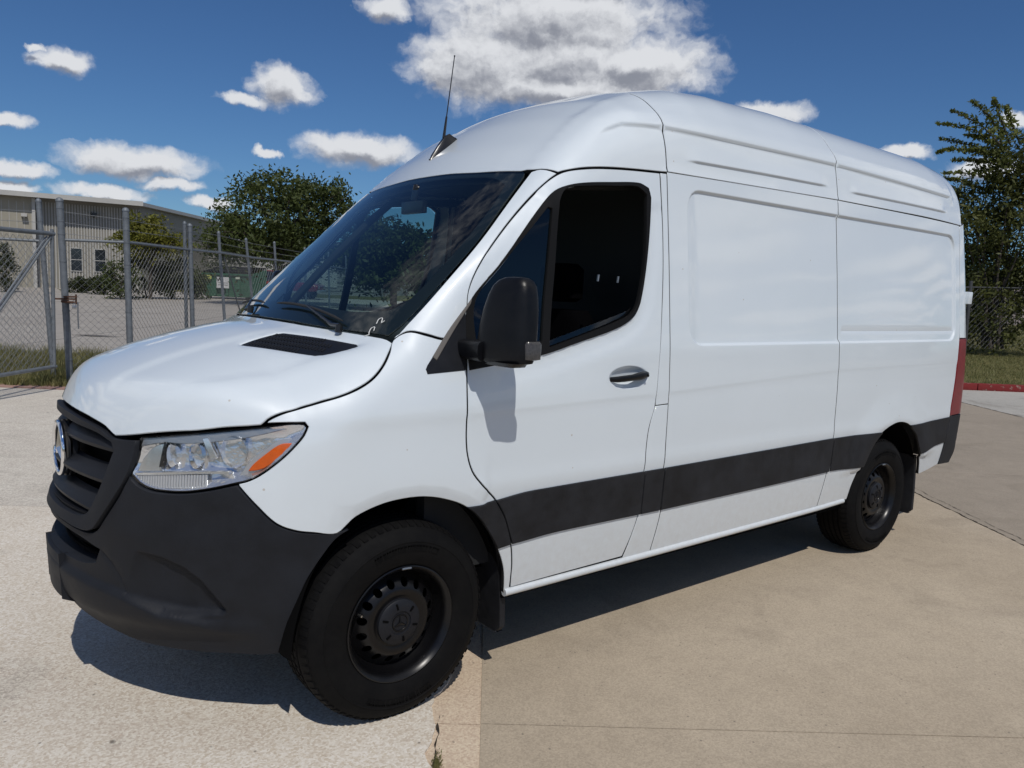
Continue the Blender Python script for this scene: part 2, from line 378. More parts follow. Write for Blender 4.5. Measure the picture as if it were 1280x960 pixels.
# ------------------------------------------------------------------ 2-D outline tools
def smooth_poly(P, res, corner=42, closed=True):
    P = np.asarray(P, float); n = len(P); out = []
    def ang(i):
        a, b, c = P[(i-1) % n], P[i], P[(i+1) % n]; u, v = b-a, c-b
        return abs(math.degrees(math.atan2(u[0]*v[1]-u[1]*v[0], u@v)))
    cor = [ang(i) > corner or (not closed and i in (0, n-1)) for i in range(n)]
    for i in range(n if closed else n-1):
        j = (i+1) % n; p1, p2 = P[i], P[j]
        p0 = P[(i-1) % n] if not cor[i] else 2*p1-p2
        p3 = P[(j+1) % n] if not cor[j] else 2*p2-p1
        L = np.linalg.norm(p2-p1); m = max(1, int(math.ceil(L/res)))
        l0 = max(np.linalg.norm(p1-p0), 1e-6); l3 = max(np.linalg.norm(p3-p2), 1e-6)
        t1 = ((p1-p0)/l0+(p2-p1)/L)*.5; t1 = t1*min(L, 1.6*l0)+(p2-p1)*(1-min(1, 1.6*l0/L)); t2 = ((p2-p1)/L+(p3-p2)/l3)*.5; t2 = t2*min(L, 1.6*l3)+(p2-p1)*(1-min(1, 1.6*l3/L))
        for k in range(m):
            t = k/m; h = (2*t**3-3*t*t+1, t**3-2*t*t+t, -2*t**3+3*t*t, t**3-t*t)
            out.append(h[0]*p1+h[1]*t1+h[2]*p2+h[3]*t2)
    if not closed: out.append(P[-1])
    return np.array(out)
def area(P): x, y = P[:, 0], P[:, 1]; return .5*np.sum(x*np.roll(y, -1)-np.roll(x, -1)*y)
def inset(P, d):     # P counter-clockwise, d > 0 shrinks
    a = np.roll(P, 1, 0); b = np.roll(P, -1, 0)
    u = P-a; v = b-P; u /= np.maximum(np.linalg.norm(u, axis=1, keepdims=True), 1e-9); v /= np.maximum(np.linalg.norm(v, axis=1, keepdims=True), 1e-9)
    nu = np.stack([-u[:, 1], u[:, 0]], 1); nv = np.stack([-v[:, 1], v[:, 0]], 1); m = nu+nv
    L = np.maximum((m*m).sum(1, keepdims=True), .6)
    return P+m*(2*d/L)
def inside(Q, P):
    x, y = Q[:, 0], Q[:, 1]; r = np.zeros(len(Q), bool); a = P; b = np.roll(P, -1, 0)
    for (x1, y1), (x2, y2) in zip(a, b):
        if y1 == y2: continue
        r ^= ((y1 > y) != (y2 > y)) & (x < (x2-x1)*(y-y1)/(y2-y1)+x1)
    return r
def segdist(Q, P, closed=True):
    d = np.full(len(Q), 1e9); a = P if closed else P[:-1]; b = np.roll(P, -1, 0) if closed else P[1:]
    for p, q in zip(a, b):
        e = q-p; t = np.clip(((Q-p)@e)/max(e@e, 1e-12), 0, 1)
        d = np.minimum(d, np.hypot(Q[:, 0]-p[0]-t*e[0], Q[:, 1]-p[1]-t*e[1]))
    return d
def sstep(x, a, b): t = np.clip((x-a)/(b-a), 0, 1); return t*t*(3-2*t)
def rrect(x0, y0, x1, y1, r, n=5):
    out = []
    for cx, cy, a0 in ((x1-r, y1-r, 0), (x0+r, y1-r, 90), (x0+r, y0+r, 180), (x1-r, y0+r, 270)):
        for k in range(n+1): a = R(a0+90*k/n); out.append((cx+r*math.cos(a), cy+r*math.sin(a)))
    return np.array(out)
def panel(name, outline, mat, parent, chart=SIDE, res=.03, gap=.0028, fold=.02, off=0., disp=None, holes=(), feat=(), raw=False, mirror=True, corner=42, back=False, hole_fold=None):
    """a skin panel on the body: outline in chart coordinates (3-D points are accepted), edges rolled inwards"""
    def prep(o):
        o = np.asarray(o, float)
        if o.shape[1] == 3: o = chart.uv(o)
        if area(o) < 0: o = o[::-1]
        return o if raw else smooth_poly(o, res*.8, corner)
    O = prep(outline); Hs = [prep(h) for h in holes]
    o_surf = inset(O, gap+.0022); loops = [o_surf]+[inset(h, -(gap*.3+.0015)) for h in Hs]
    rims = [inset(O, gap)]+[inset(h, -gap*.3) for h in Hs]
    x0, y0 = o_surf.min(0); x1, y1 = o_surf.max(0); h_ = res*.866; pts = []
    ny = int((y1-y0)/h_)+1; nx = int((x1-x0)/res)+1
    gx, gy = np.meshgrid(np.arange(nx+1)*res+x0, np.arange(ny+1)*h_+y0); gx = gx+(np.arange(ny+1) % 2)[:, None]*res*.5
    G = np.stack([gx.ravel(), gy.ravel()], 1)
    ex = []
    for line, offs in feat:
        ln = smooth_poly(line, res*.6, closed=False); t = np.gradient(ln, axis=0); t /= np.linalg.norm(t, axis=1, keepdims=True); nn = np.stack([-t[:, 1], t[:, 0]], 1)
        for o in offs: ex.append(ln+nn*o)
    if ex:
        X = np.concatenate(ex)
        cell = {}
        keep = np.ones(len(G), bool)
        for i in range(0, len(G), 4000):
            Gi = G[i:i+4000]; dm = np.full(len(Gi), 1e9)
            for line, offs in feat: dm = np.minimum(dm, segdist(Gi, np.asarray(line, float), False)-max(abs(o) for o in offs))
            keep[i:i+4000] = dm > res*.45
        G = np.concatenate([G[keep], X])
    ok = inside(G, o_surf) & (segdist(G, o_surf) > res*.4)
    for l in loops[1:]: ok &= ~inside(G, l) & (segdist(G, l) > res*.4)
    G = G[ok]
    V = np.concatenate(loops+[G]); E = []; k = 0
    for l in loops: E += [(k+i, k+(i+1) % len(l)) for i in range(len(l))]; k += len(l)
    cv, _, cf, ov, _, _ = delaunay_2d_cdt([Vector(p) for p in V], E, [], 0, 1e-7)
    cv = np.array([tuple(p) for p in cv]); cf = np.array([tuple(f) for f in cf if len(f) == 3])
    cen = cv[cf].mean(1); ok = inside(cen, loops[0])
    for l in loops[1:]: ok &= ~inside(cen, l)
    cf = cf[ok]
    a_ = cv[cf]; ar = (a_[:, 1, 0]-a_[:, 0, 0])*(a_[:, 2, 1]-a_[:, 0, 1])-(a_[:, 2, 0]-a_[:, 0, 0])*(a_[:, 1, 1]-a_[:, 0, 1])
    cf = cf[np.abs(ar) > 1e-10]
    def lift(Q, depth):
        P = chart.at(Q); g = grad(P); d = 0 if disp is None else disp(P)
        return P+g*(off-depth+d)[:, None] if not np.isscalar(d) else P+g*(off-depth+d)
    allq = [cv]; deps = [0]
    P = [lift(cv, 0)]; faces = [tuple(f) for f in cf]; nsurf = len(cf); base = len(cv)
    # index of loop verts in cdt output
    back_of = {}
    for oi, l in enumerate(ov):
        for q in l: back_of[q] = oi
    k = 0; sharp_edges = set(); deep = []
    for li, (l, rim) in enumerate(zip(loops, rims)):
        n = len(l); idx = [back_of.get(k+i, None) for i in range(n)]; k += n
        fd = fold if (li == 0 or hole_fold is None) else hole_fold
        r1 = lift(rim, .0022); r2 = lift(rim, fd); b1 = base; b2 = base+n; base += 2*n; P += [r1, r2]
        for i in range(n):
            j = (i+1) % n
            if idx[i] is None or idx[j] is None: continue
            q1 = (idx[j], idx[i], b1+i, b1+j); q2 = (b1+j, b1+i, b2+i, b2+j)
            if li == 0: faces += [q1, q2]
            else: faces += [q1[::-1], q2[::-1]] if area(l) < 0 else [q1, q2]
            deep.append(len(faces)-1)
            sharp_edges.add(tuple(sorted((idx[i], idx[j]))))
    P = np.concatenate(P)
    # winding from the outward gradient
    a, b, c = P[cf[:, 0]], P[cf[:, 1]], P[cf[:, 2]]; nn = np.cross(b-a, c-a); g = grad((a+b+c)/3-0)
    if (np.einsum('ij,ij->i', nn, g) < 0).mean() > .5: faces = [f[::-1] for f in faces]
    me = mesh(name, P, faces)
    at = me.attributes.new('sharp_edge', 'BOOLEAN', 'EDGE') if 'sharp_edge' not in me.attributes else me.attributes['sharp_edge']
    vals = np.zeros(len(me.edges), bool)
    for e in me.edges:
        if tuple(sorted(e.vertices)) in sharp_edges: vals[e.index] = True
    at.data.foreach_set('value', vals)
    o = link(name, me, parent, mat)
    if mat is M['paint']:      # deep flange faces coloured dark: painted shade of the panel gaps
        me.materials.append(M['seam'])
        for i in deep: me.polygons[i].material_index = 1
    if mirror: mirror_obj(o)
    return o
def mirror_obj(o):
    me = o.data; v = np.empty(len(me.vertices)*3); me.vertices.foreach_get('co', v); v = v.reshape(-1, 3)*[1, -1, 1]
    m2 = mesh(me.name, v, [tuple(p.vertices)[::-1] for p in me.polygons], smooth=False)
    mi = np.empty(len(me.polygons), np.int32); me.polygons.foreach_get('material_index', mi); m2.polygons.foreach_set('material_index', mi)
    sm = np.empty(len(me.polygons), bool); me.polygons.foreach_get('use_smooth', sm); m2.polygons.foreach_set('use_smooth', sm)
    if 'sharp_edge' in me.attributes:
        key = {tuple(sorted(e.vertices)) for e in me.edges if me.attributes['sharp_edge'].data[e.index].value}
        at = m2.attributes.new('sharp_edge', 'BOOLEAN', 'EDGE') if 'sharp_edge' not in m2.attributes else m2.attributes['sharp_edge']
        for e in m2.edges:
            if tuple(sorted(e.vertices)) in key: at.data[e.index].value = True
    for m in me.materials: m2.materials.append(m)
    q = link(o.name.split('.')[0], m2, o.parent); return q
# ------------------------------------------------------------------ THE VAN
VAN = empty('cargo_van', label='white high roof cargo van with dark grey bumper parked on the concrete', cat='van')
WIN = [(-.3, 1.577), (-.459, 1.755), (-.653, 1.981), (-.749, 2.071), (-.85, 2.11), (-1.08, 2.143), (-1.242, 2.157), (-1.297, 2.141), (-1.312, 2.098), (-1.277, 1.824), (-1.226, 1.616), (-1.185, 1.556), (-1.094, 1.506), (-.821, 1.433), (-.663, 1.393), (-.472, 1.362), (-.277, 1.336), (-.277, 1.45)]
GL1 = [(-.765, 2.03), (-.803, 2.084), (-.911, 2.107), (-1.1, 2.128), (-1.228, 2.138), (-1.283, 2.110), (-1.262, 1.823), (-1.208, 1.612), (-1.168, 1.566), (-1.08, 1.53), (-.889, 1.474), (-.680, 1.417), (-.72, 1.70)]
GL2 = [(-.722, 1.995), (-.702, 1.998), (-.458, 1.744), (-.335, 1.60), (-.32, 1.40), (-.47, 1.405), (-.64, 1.43), (-.68, 1.70)]
EMB = rrect(-4.615, 1.415, -1.57, 2.172, .10)
FOG = [(.831, .554, .701), (.767, .638, .688), (.712, .696, .66), (.666, .735, .617), (.624, .762, .555), (.590, .784, .500), (.603, .767, .482), (.683, .691, .472), (.761, .604, .466), (.854, .489, .514)]
ARCHF = np.array([(.424, .335), (.409, .452), (.356, .62), (.268, .76), (.199, .825), (.09, .862), (-.049, .868), (-.148, .849), (-.271, .796), (-.377, .693), (-.434, .605), (-.48, .50), (-.497, .385)])
ARCHR = np.array([(-3.262, .41), (-3.29, .51), (-3.354, .621), (-3.448, .749), (-3.579, .839), (-3.754, .879), (-3.907, .857), (-4.054, .772), (-4.161, .647), (-4.215, .55), (-4.243, .461)])
HANDLE = np.array([(-1.15+.128*math.cos(a), 1.279+.050*math.sin(a)) for a in np.linspace(0, 2*math.pi, 25)[:-1]])
FOGC = CYL.uv(FOG)
def d_side(P):
    q = P[:, [0, 2]]; x, z = q[:, 0], q[:, 1]; d = np.zeros(len(P))
    # pressed field of the load body
    sd = segdist(q, EMB); ins = inside(q, EMB)
    left = sstep(-x, 1.56, 1.66)
    d -= np.where(ins, .014*sstep(sd, 0, .011)*np.maximum(left, .15*(x > -9)), 0)
    d -= .003*np.exp(-((z-1.487)/.007)**2)*(x < -3.0)*(x > -4.59)
    # body line under the belt
    zb = np.interp(x, [-4.7, -2.97, -1.42, -.9, -.3], [1.264, 1.257, 1.198, 1.185, 1.17])
    d += .0012*sstep(z-zb, -.016, .008)*sstep(z-zb, .12, .006)
    d -= .0018*sstep(zb-z, 0, .03)*sstep(zb-z, .30, .03)
    # slight flare above the strip
    d += .004*np.exp(-((z-.87)/.04)**2)*(x < -.3)
    # wheel arch facets
    da = segdist(q, ARCHF, False); fl = (x > -.36)*(x < .5)
    d += fl*(-.24*np.clip(.047-da, 0, 1))*sstep(z, .76, .80) + fl*.008*sstep(da, .30, .05)
    dr = segdist(q, ARCHR, False)
    d += (x < -3.05)*(z > .6)*(.016*sstep(dr, .26, .04)-.16*np.clip(.03-dr, 0, 1))
    return d
def d_door(P):
    q = P[:, [0, 2]]; d = d_side(P)
    sw = segdist(q, np.array(WIN)); out = ~inside(q, np.array(WIN))
    d -= np.where(out & (q[:, 0] < -.40) & (q[:, 1] < 2.06), .0055*sstep(sw, .085, .055), 0)
    r = np.hypot((q[:, 0]+1.15)/.128, (q[:, 1]-1.279)/.050)
    return d-.030*np.clip(1-r**3, 0, 1)
def groove(line): return [(np.array(line), (-.012, -.005, 0, .005, .012))]
arch_feat = [(ARCHF[2:10], (.02, .036, .042, .048, .07))]
embf = [(np.vstack([EMB, EMB[:1]]), (-.004, .0, .0035, .007, .011, .016))]
belt = [([(-4.70, 1.264), (-2.97, 1.257), (-1.43, 1.198)], (-.02, -.011, -.004, 0, .005)), ([(-4.59, 1.487), (-3.0, 1.487)], (-.009, -.004, 0, .004, .009))]
DOOR = [(-.2655, 1.335), (-.29, 1.50), (-.296, 1.571), (-.308, 1.638), (-.354, 1.726), (-.48, 1.88), (-.636, 2.033), (-.742, 2.12), (-.811, 2.159), (-.92, 2.184), (-1.116, 2.205), (-1.381, 2.221),
        (-1.391, 1.95), (-1.384, 1.70), (-1.336, 1.136), (-1.302, 1.03), (-1.289, .90), (-1.285, .80), (-1.284, .70), (-1.278, .618), (-1.25, .52), (-1.204, .416), (-.783, .410), (-.530, .405), (-.5275, .45), (-.525, .514), (-.508, .606), (-.459, .733), (-.409, .809), (-.329, .886), (-.284, .943), (-.258, 1.025), (-.256, 1.2)]
hole = inset(smooth_poly(np.array(WIN)[::-1] if area(np.array(WIN)) < 0 else np.array(WIN), .03), .011)
hole = hole if True else hole
door = panel('front_door', DOOR, M['paint'], VAN, res=.024, disp=d_door, holes=[[tuple(p) for p in hole[::2]]],
      feat=[([(-1.30, 1.196), (-.9, 1.185), (-.3, 1.17)], (-.02, -.011, -.004, 0, .005)), ([(p[0], p[1]) for p in inset(HANDLE, -.001)[list(range(24))+[0]]], (-.004, 0, .004, .01, .018))])
FR_OUT = WIN
panel('window_frame', FR_OUT, M['frame'], VAN, off=.0045, gap=-.001, fold=.02, holes=[GL1, GL2], corner=50, res=.03)
# movable pane wound down: its top edge shows above the sill
panel('quarter_glass', GL2, M['side_glass'], VAN, off=-.006, gap=-.006, fold=.003, corner=50, res=.05)
dp = lambda P: -.03+0*P[:, 0]
panel('lowered_door_glass', [(-1.19, 1.60), (-1.16, 1.580), (-.889, 1.503), (-.68, 1.445), (-.68, 1.38), (-.889, 1.44), (-1.19, 1.54)], M['side_glass'], VAN, off=-.022, gap=0, fold=.004, res=.05, mirror=False)
panel('door_glass', [(-.76, 2.03), (-.80, 2.085), (-1.22, 2.135), (-1.27, 2.10), (-1.25, 1.82), (-1.19, 1.59), (-.68, 1.42)], M['side_glass'], VAN, off=-.012, gap=0, fold=.004, res=.05, mirror=True).name
# the near copy of the raised pane is not wanted: the driver's window is open
for o in [o for o in VAN.children if o.name.startswith('door_glass')]:
    if o.data.vertices[0].co.y > 0: bpy.data.objects.remove(o)
SAIL = [(-.089, 1.325), (-.084, 1.344), (-.118, 1.386), (-.202, 1.48), (-.289, 1.572), (-.285, 1.50), (-.262, 1.335)]
panel('mirror_sail', SAIL, M['grille'], VAN, off=.004, gap=.001, fold=.015, corner=60)
panel('sail_seal', [(-.120, 1.388), (-.202, 1.484), (-.292, 1.579), (-.318, 1.608), (-.314, 1.590), (-.300, 1.572), (-.21, 1.465), (-.134, 1.374)], simple('grey_seal', (.13, .12, .11), .6), VAN, off=.007, gap=0, fold=.008, corner=60)
# fender
HL = [(.811, .542, 1.094), (.813, .541, 1.078), (.840, .528, .962), (.824, .558, .936), (.799, .595, .921), (.763, .643, .917), (.711, .702, .921), (.65, .76, .936), (.57, .822, .962), (.545, .839, .97), (.512, .86, .99), (.461, .888, 1.034), (.417, .908, 1.08), (.378, .917, 1.128), (.366, .915, 1.155), (.372, .907, 1.167), (.405, .893, 1.169), (.49, .851, 1.157), (.682, .698, 1.124)]
GAPH = [(.479, .852, 1.176), (.436, .864, 1.198), (.374, .88, 1.217), (.314, .901, 1.236), (.237, .927, 1.261), (.172, .932, 1.287), (.119, .926, 1.318), (.071, .908, 1.361), (.034, .881, 1.405), (.004, .850, 1.447)]
def side3(l): return [tuple(p) for p in SIDE.at(np.array(l))]
FENDER = [(.486, .851, 1.166)]+GAPH+[(-.046, .863, 1.477), (-.12, .895, 1.462), (-.17, .915, 1.453), (-.27, .93, 1.46)]+side3([(-.27, 1.40), (-.2655, 1.335), (-.256, 1.2), (-.258, 1.025), (-.284, .943), (-.329, .886), (-.409, .809), (-.459, .733), (-.508, .606), (-.525, .514), (-.5275, .45), (-.528, .385)])+side3([tuple(p) for p in ARCHF[::-1] if p[0] < .25])+\
         [(.268, .955, .775), (.347, .935, .786), (.40, .917, .795), (.46, .894, .821), (.52, .862, .885), (.569, .824, .952), (.57, .822, .962), (.545, .839, .97), (.512, .86, .99), (.461, .888, 1.034), (.417, .908, 1.08), (.378, .917, 1.128), (.364, .915, 1.157), (.372, .907, 1.17), (.405, .893, 1.170)]
panel('fender', FENDER, M['paint'], VAN, chart=FEND, res=.022, disp=d_side, corner=50, feat=[(FEND.uv(SIDE.at(ARCHF[4:10])), (-.07, -.055, -.047, -.04, -.02, .02, .04, .047, .055, .07))])
# pillar between door and load body
panel('side_pillar', [(-1.383, 2.222), (-1.43, 2.224), (-1.43, 1.14), (-1.336, 1.137), (-1.384, 1.70), (-1.391, 1.95)], M['paint'], VAN, res=.03, disp=d_side, gap=.0018)
panel('side_pillar', [(-1.336, 1.137), (-1.43, 1.14), (-1.428, .93), (-1.424, .83), (-1.440, .617), (-1.402, .40), (-1.205, .402), (-1.25, .52), (-1.278, .618), (-1.285, .80), (-1.289, .90), (-1.302, 1.03)], M['paint'], VAN, res=.03, disp=d_side, gap=.0018)
def zig(z): return z
panel('load_body_side', [(-1.43, 2.2345), (-2.2, 2.2505), (-2.97, 2.2605), (-2.97, .84), (-2.972, .78), (-2.95, .60), (-2.912, .415), (-2.3, .405), (-1.402, .40), (-1.440, .617), (-1.424, .83), (-1.428, .93)], M['paint'], VAN, res=.028, disp=d_side, feat=embf+belt, gap=.0035)
RQ = [(-2.97, 2.2605), (-4.0, 2.2590), (-4.705, 2.2545), (-4.702, 1.915), (-4.694, 1.431), (-4.668, 1.214), (-4.64, 1.0), (-4.618, .86), (-4.60, .66), (-4.56, .50), (-4.40, .478)]+[tuple(p) for p in ARCHR[::-1]]+[(-2.912, .41), (-2.95, .60), (-2.972, .78), (-2.97, .84)]
panel('rear_quarter_panel', RQ, M['paint'], VAN, res=.028, disp=d_side, feat=embf+belt+[(ARCHR[1:10], (-.02, -.034, -.05, -.08))], gap=.0035)
# rear corner pieces
def col3(l): return [tuple(p) for p in SIDE.at(np.array(l))]
panel('rear_corner_trim', col3([(-4.705, 2.245), (-4.702, 1.915), (-4.694, 1.431)])+[(-4.86, .86, 1.43), (-4.86, .80, 1.9), (-4.84, .76, 2.3)], M['paint'], VAN, chart=RCOR, gap=.0025)
panel('tail_light', col3([(-4.694, 1.428), (-4.668, 1.214), (-4.64, 1.0), (-4.618, .862)])+[(-4.80, .90, .862), (-4.85, .88, 1.1), (-4.86, .86, 1.428)], M['red'], VAN, chart=RCOR, gap=.002, off=.003)
panel('rear_bumper_corner', col3([(-4.618, .858), (-4.60, .66), (-4.555, .50)])+[(-4.70, .88, .49), (-4.80, .88, .62), (-4.84, .86, .858)], M['clad'], VAN, chart=RCOR, gap=.001, off=.006)
# protective strips
top = lambda x: float(np.interp(x, [-4.7, -3.97, -3.5, -2.97, -2.3, -1.43, -.75, -.55, -.41], [.858, .852, .838, .842, .836, .829, .827, .824, .809]))
bot = lambda x: float(np.interp(x, [-4.7, -4.16, -3.35, -2.98, -2.3, -1.43, -.75, -.51, -.45], [.664, .642, .622, .632, .623, .617, .620, .606, .6]))
def strip(a, b, extra_a=None, extra_b=None, name='side_strip'):
    xs = np.linspace(a, b, 7)
    up = [(x, top(x)) for x in xs]; dn = [(x, bot(x)) for x in xs[::-1]]
    if extra_b: up = [p for p in up if p[0] > extra_b[0][0]+.0001] + extra_b; dn = [p for p in dn if p[0] > extra_b[-1][0]]
    if extra_a: dn = [p for p in dn if p[0] < extra_a[0][0]] + extra_a; up = [p for p in up if p[0] < extra_a[-1][0]]
    return panel(name, dn+up if False else up+dn, M['clad'], VAN, off=.009, gap=.0004, fold=.014, disp=d_side, corner=38)
strip(-.415, -1.285, extra_a=[(-.511, .607), (-.485, .67), (-.459, .733), (-.412, .806)])
strip(-1.290, -1.425)
strip(-1.432, -2.968)
panel('side_strip', [(-.268, .800), (-.33, .803), (-.403, .812), (-.459, .727), (-.506, .606), (-.436, .598), (-.377, .688), (-.30, .775)], M['clad'], VAN, off=.009, disp=d_side, gap=.0015, fold=.012, corner=38)
panel('side_strip', [(-2.972, .842), (-3.25, .840), (-3.50, .836), (-3.557, .832), (-3.462, .755), (-3.368, .618), (-3.2, .624), (-2.982, .632)], M['clad'], VAN, off=.008, disp=d_side, gap=.002, fold=.012, corner=38)
panel('side_strip', [(-3.93, .851), (-4.3, .854), (-4.612, .857), (-4.597, .664), (-4.4, .652), (-4.170, .622), (-4.150, .640), (-4.040, .776), (-3.96, .825)], M['clad'], VAN, off=.008, disp=d_side, gap=.002, fold=.012, corner=38)
# sill bead
for s in (1, -1):
    b = MB(); xs = np.linspace(-.50, -3.22, 40)
    zz = np.interp(xs, [-3.22, -2.93, -1.4, -.5], [.409, .402, .393, .390])
    b.tube([(x, s*.948, z) for x, z in zip(xs, zz)], .017, 12); b.build('door_sill', M['paint'], VAN)
    b = MB(); b.box((-3.2, min(s*.6, s*.935), .36), (-.5, max(s*.6, s*.935), .385)); b.build('underfloor_edge', M['black'], VAN)
# roof
RIBS = [([(-1.565, 2.305), (-2.2, 2.318), (-2.873, 2.327)], .010), ([(-3.096, 2.321), (-3.8, 2.324), (-4.485, 2.324)], .010)]
CRE = np.array([(-.93, 2.25), (-1.0, 2.315), (-1.08, 2.375), (-1.18, 2.415), (-1.433, 2.437), (-1.994, 2.448), (-3.002, 2.460), (-4.514, 2.435)])
def d_roof(P):
    q = np.stack([P[:, 0], P[:, 2]], 1); d = np.zeros(len(P)); x, z = q[:, 0], q[:, 1]; y = np.abs(P[:, 1])
    zc = np.interp(x, CRE[::-1, 0], CRE[::-1, 1])
    m = (y > .6)*(x < -.95)*(x > -4.6)
    dz = z-zc
    d += m*(.015*sstep(dz, -.006, .006)*sstep(dz, .13, .02))*sstep(-x, .93, 1.15)
    for l, a in RIBS:
        l = np.array(l); dd = segdist(q, l, False); up = z-np.interp(x, l[::-1, 0], l[::-1, 1])
        fade = sstep(dd*0+x, l[-1, 0], l[-1, 0]+.1)*sstep(-x, -l[0, 0], -l[0, 0]+.1)
        d += (y > .6)*fade*a*(sstep(up, -.006, .002)*sstep(up, .06, .004))
    # the shoulder line that runs up from the screen corner
    dl = np.interp(x, [-1.55, -1.2, -.95, -.76], [.60, .625, .66, .71]); t = y-dl
    d += .005*np.exp(-(t/.02)**2)*(x > -1.6)*sstep(x, -1.65, -1.2)
    # gutter lip
    gz = np.interp(x, [-4.7, -2.98, -1.43, -.9], [2.245, 2.25, 2.224, 2.18]); d += (y > .6)*.004*np.exp(-((z-gz-.008)/.008)**2)*(x < -1.4)
    return d
def rf(pts, offs):      # feature line (x, z on the side) -> roof chart
    P = SIDE.at(np.array(smooth_poly(pts, .1, closed=False))); q = ROOF.uv(P); out = []
    return [(q, offs), (q*[1, -1], offs)]
rfeat = rf(CRE[2:], (-.014, -.008, -.003, .003, .008, .02))+rf(RIBS[0][0], (-.011, -.007, -.003, 0, .003, .008))+rf(RIBS[1][0], (-.011, -.007, -.003, 0, .003, .008))
def both(near3): near3 = [tuple(p) for p in near3]; return near3+[(x, -y, z) for x, y, z in near3[::-1]]
WSTOP = [(-.660, .0, 2.186), (-.664, .2, 2.185), (-.675, .421, 2.178), (-.70, .62, 2.168), (-.715, .705, 2.160), (-.722, .728, 2.150)]
ROOFG = side3([(-1.43, 2.2275), (-1.381, 2.225), (-1.116, 2.209), (-.92, 2.188), (-.811, 2.163), (-.790, 2.155)])
cab_near = [(-.655, 0, 2.196), (-.660, .2, 2.195), (-.671, .421, 2.188), (-.698, .63, 2.178), (-.716, .72, 2.168), (-.745, .76, 2.163)]+ROOFG[::-1]
cabn = cab_near+[tuple(ROOF.at(np.array([[-1.43, v]]))[0]) for v in np.linspace(.95, 0.0, 8)]
full = [p for p in cabn if True]+[(x, -y, z) for x, y, z in cabn[::-1][1:-1]]
panel('cab_roof', full, M['paint'], VAN, chart=ROOF, res=.03, disp=d_roof, mirror=False, feat=rfeat, corner=40)
def roofpiece(x0, x1, name, zs):
    P = side3([(x0, zs[0]), (x1, zs[1])]); q = ROOF.uv(P)
    poly = [tuple(q[0]), tuple(q[1]), (q[1][0], -q[1][1]), (q[0][0], -q[0][1])]
    panel(name, poly, M['paint'], VAN, chart=ROOF, res=.034, disp=d_roof, mirror=False, feat=rfeat, gap=.0035)
roofpiece(-1.43, -2.97, 'roof_panel', (2.228, 2.254)); roofpiece(-2.97, -4.745, 'roof_panel', (2.254, 2.249))
panel('headliner', full, M['cab'], VAN, chart=ROOF, res=.08, off=-.045, gap=-.01, fold=.01, mirror=False, corner=40)
# A pillars
panel('windshield_pillar', [(-.748, .762, 2.160), (-.726, .742, 2.155), (-.722, .730, 2.145), (-.60, .765, 2.03), (-.403, .819, 1.843), (-.172, .838, 1.613), (-.045, .846, 1.492), (.000, .849, 1.452), (-.046, .864, 1.480), (-.12, .895, 1.466), (-.17, .915, 1.457), (-.262, .93, 1.464)]+side3([(-.292, 1.50), (-.299, 1.571), (-.311, 1.638), (-.357, 1.728), (-.483, 1.882), (-.638, 2.035), (-.744, 2.122), (-.785, 2.15)]),
      M['paint'], VAN, chart=PILL, res=.022, gap=.0022, corner=45)
# windshield and its black printed border
WSB = [(.150, 0, 1.478), (.139, .2, 1.475), (.118, .38, 1.470), (.068, .60, 1.462), (.030, .73, 1.458), (.004, .820, 1.452)]
WSS = [(-.050, .836, 1.500), (-.175, .830, 1.613), (-.406, .812, 1.843), (-.60, .757, 2.03), (-.70, .725, 2.13)]
ws_n = WSB+WSS+WSTOP[::-1][1:]
ws_full = ws_n+[(x, -y, z) for x, y, z in ws_n[::-1][1:-1]]
panel('windshield', ws_full, M['windshield'], VAN, chart=WIND, res=.05, gap=.003, fold=.006, mirror=False, off=-.001)
ci_n = [(.06, 0, 1.56), (.04, .3, 1.55), (-.005, .55, 1.535), (-.075, .72, 1.535), (-.14, .76, 1.585), (-.38, .745, 1.80), (-.57, .70, 1.985), (-.655, .655, 2.085), (-.672, .55, 2.125), (-.655, .3, 2.145), (-.645, 0, 2.15)]
ci = ci_n+[(x, -y, z) for x, y, z in ci_n[::-1][1:-1]]
panel('windshield_border', ws_full, M['frit'], VAN, chart=WIND, res=.04, gap=.006, fold=.004, mirror=False, off=-.007, holes=[ci])
# cowl between hood and glass
hr = [(.02, .812, 1.452), (.048, .707, 1.457), (.077, .596, 1.461), (.13, .378, 1.469), (.157, .18, 1.473), (.165, 0, 1.474)]
# hood
HOODF = [(.947, 0, 1.138), (.940, .155, 1.136), (.916, .292, 1.125), (.889, .385, 1.108), (.878, .420, 1.092), (.868, .445, 1.082), (.812, .539, 1.097), (.682, .698, 1.126), (.60, .77, 1.14), (.50, .846, 1.158)]
hood_n = HOODF+GAPH[:-1]+[(.010, .858, 1.440), (.016, .83, 1.449)]+hr[1:]
hood_full = hood_n+[(x, -y, z) for x, y, z in hood_n[::-1][1:-1]]
def d_hood(P):
    x, y, z = P[:, 0], np.abs(P[:, 1]), P[:, 2]
    yc = np.interp(x, [.1, .388, .652, .853], [.80, .735, .66, .47]); t = y-yc
    m = sstep(x, .03, .15)*sstep(-x, -.93, -.80)
    d = .007*sstep(t, -.05, 0)*sstep(t, .08, .0)*m
    d += .006*sstep(.34-y, 0, .06)*sstep(x, .1, .3)*sstep(-x, -.93, -.8)
    # vents sit in shallow wells
    q = P[:, :2]*[1, 1]; q = np.stack([P[:, 0], np.abs(P[:, 1])], 1)
    d -= .010*np.where(inside(q, VENT), sstep(segdist(q, VENT), 0, .010), 0)
    return d
VENT = smooth_poly(np.array([(.418, .385), (.400, .375), (.250, .352), (.225, .362), (.090, .735), (.092, .762), (.115, .768), (.225, .726), (.250, .71)]), .03, 60)
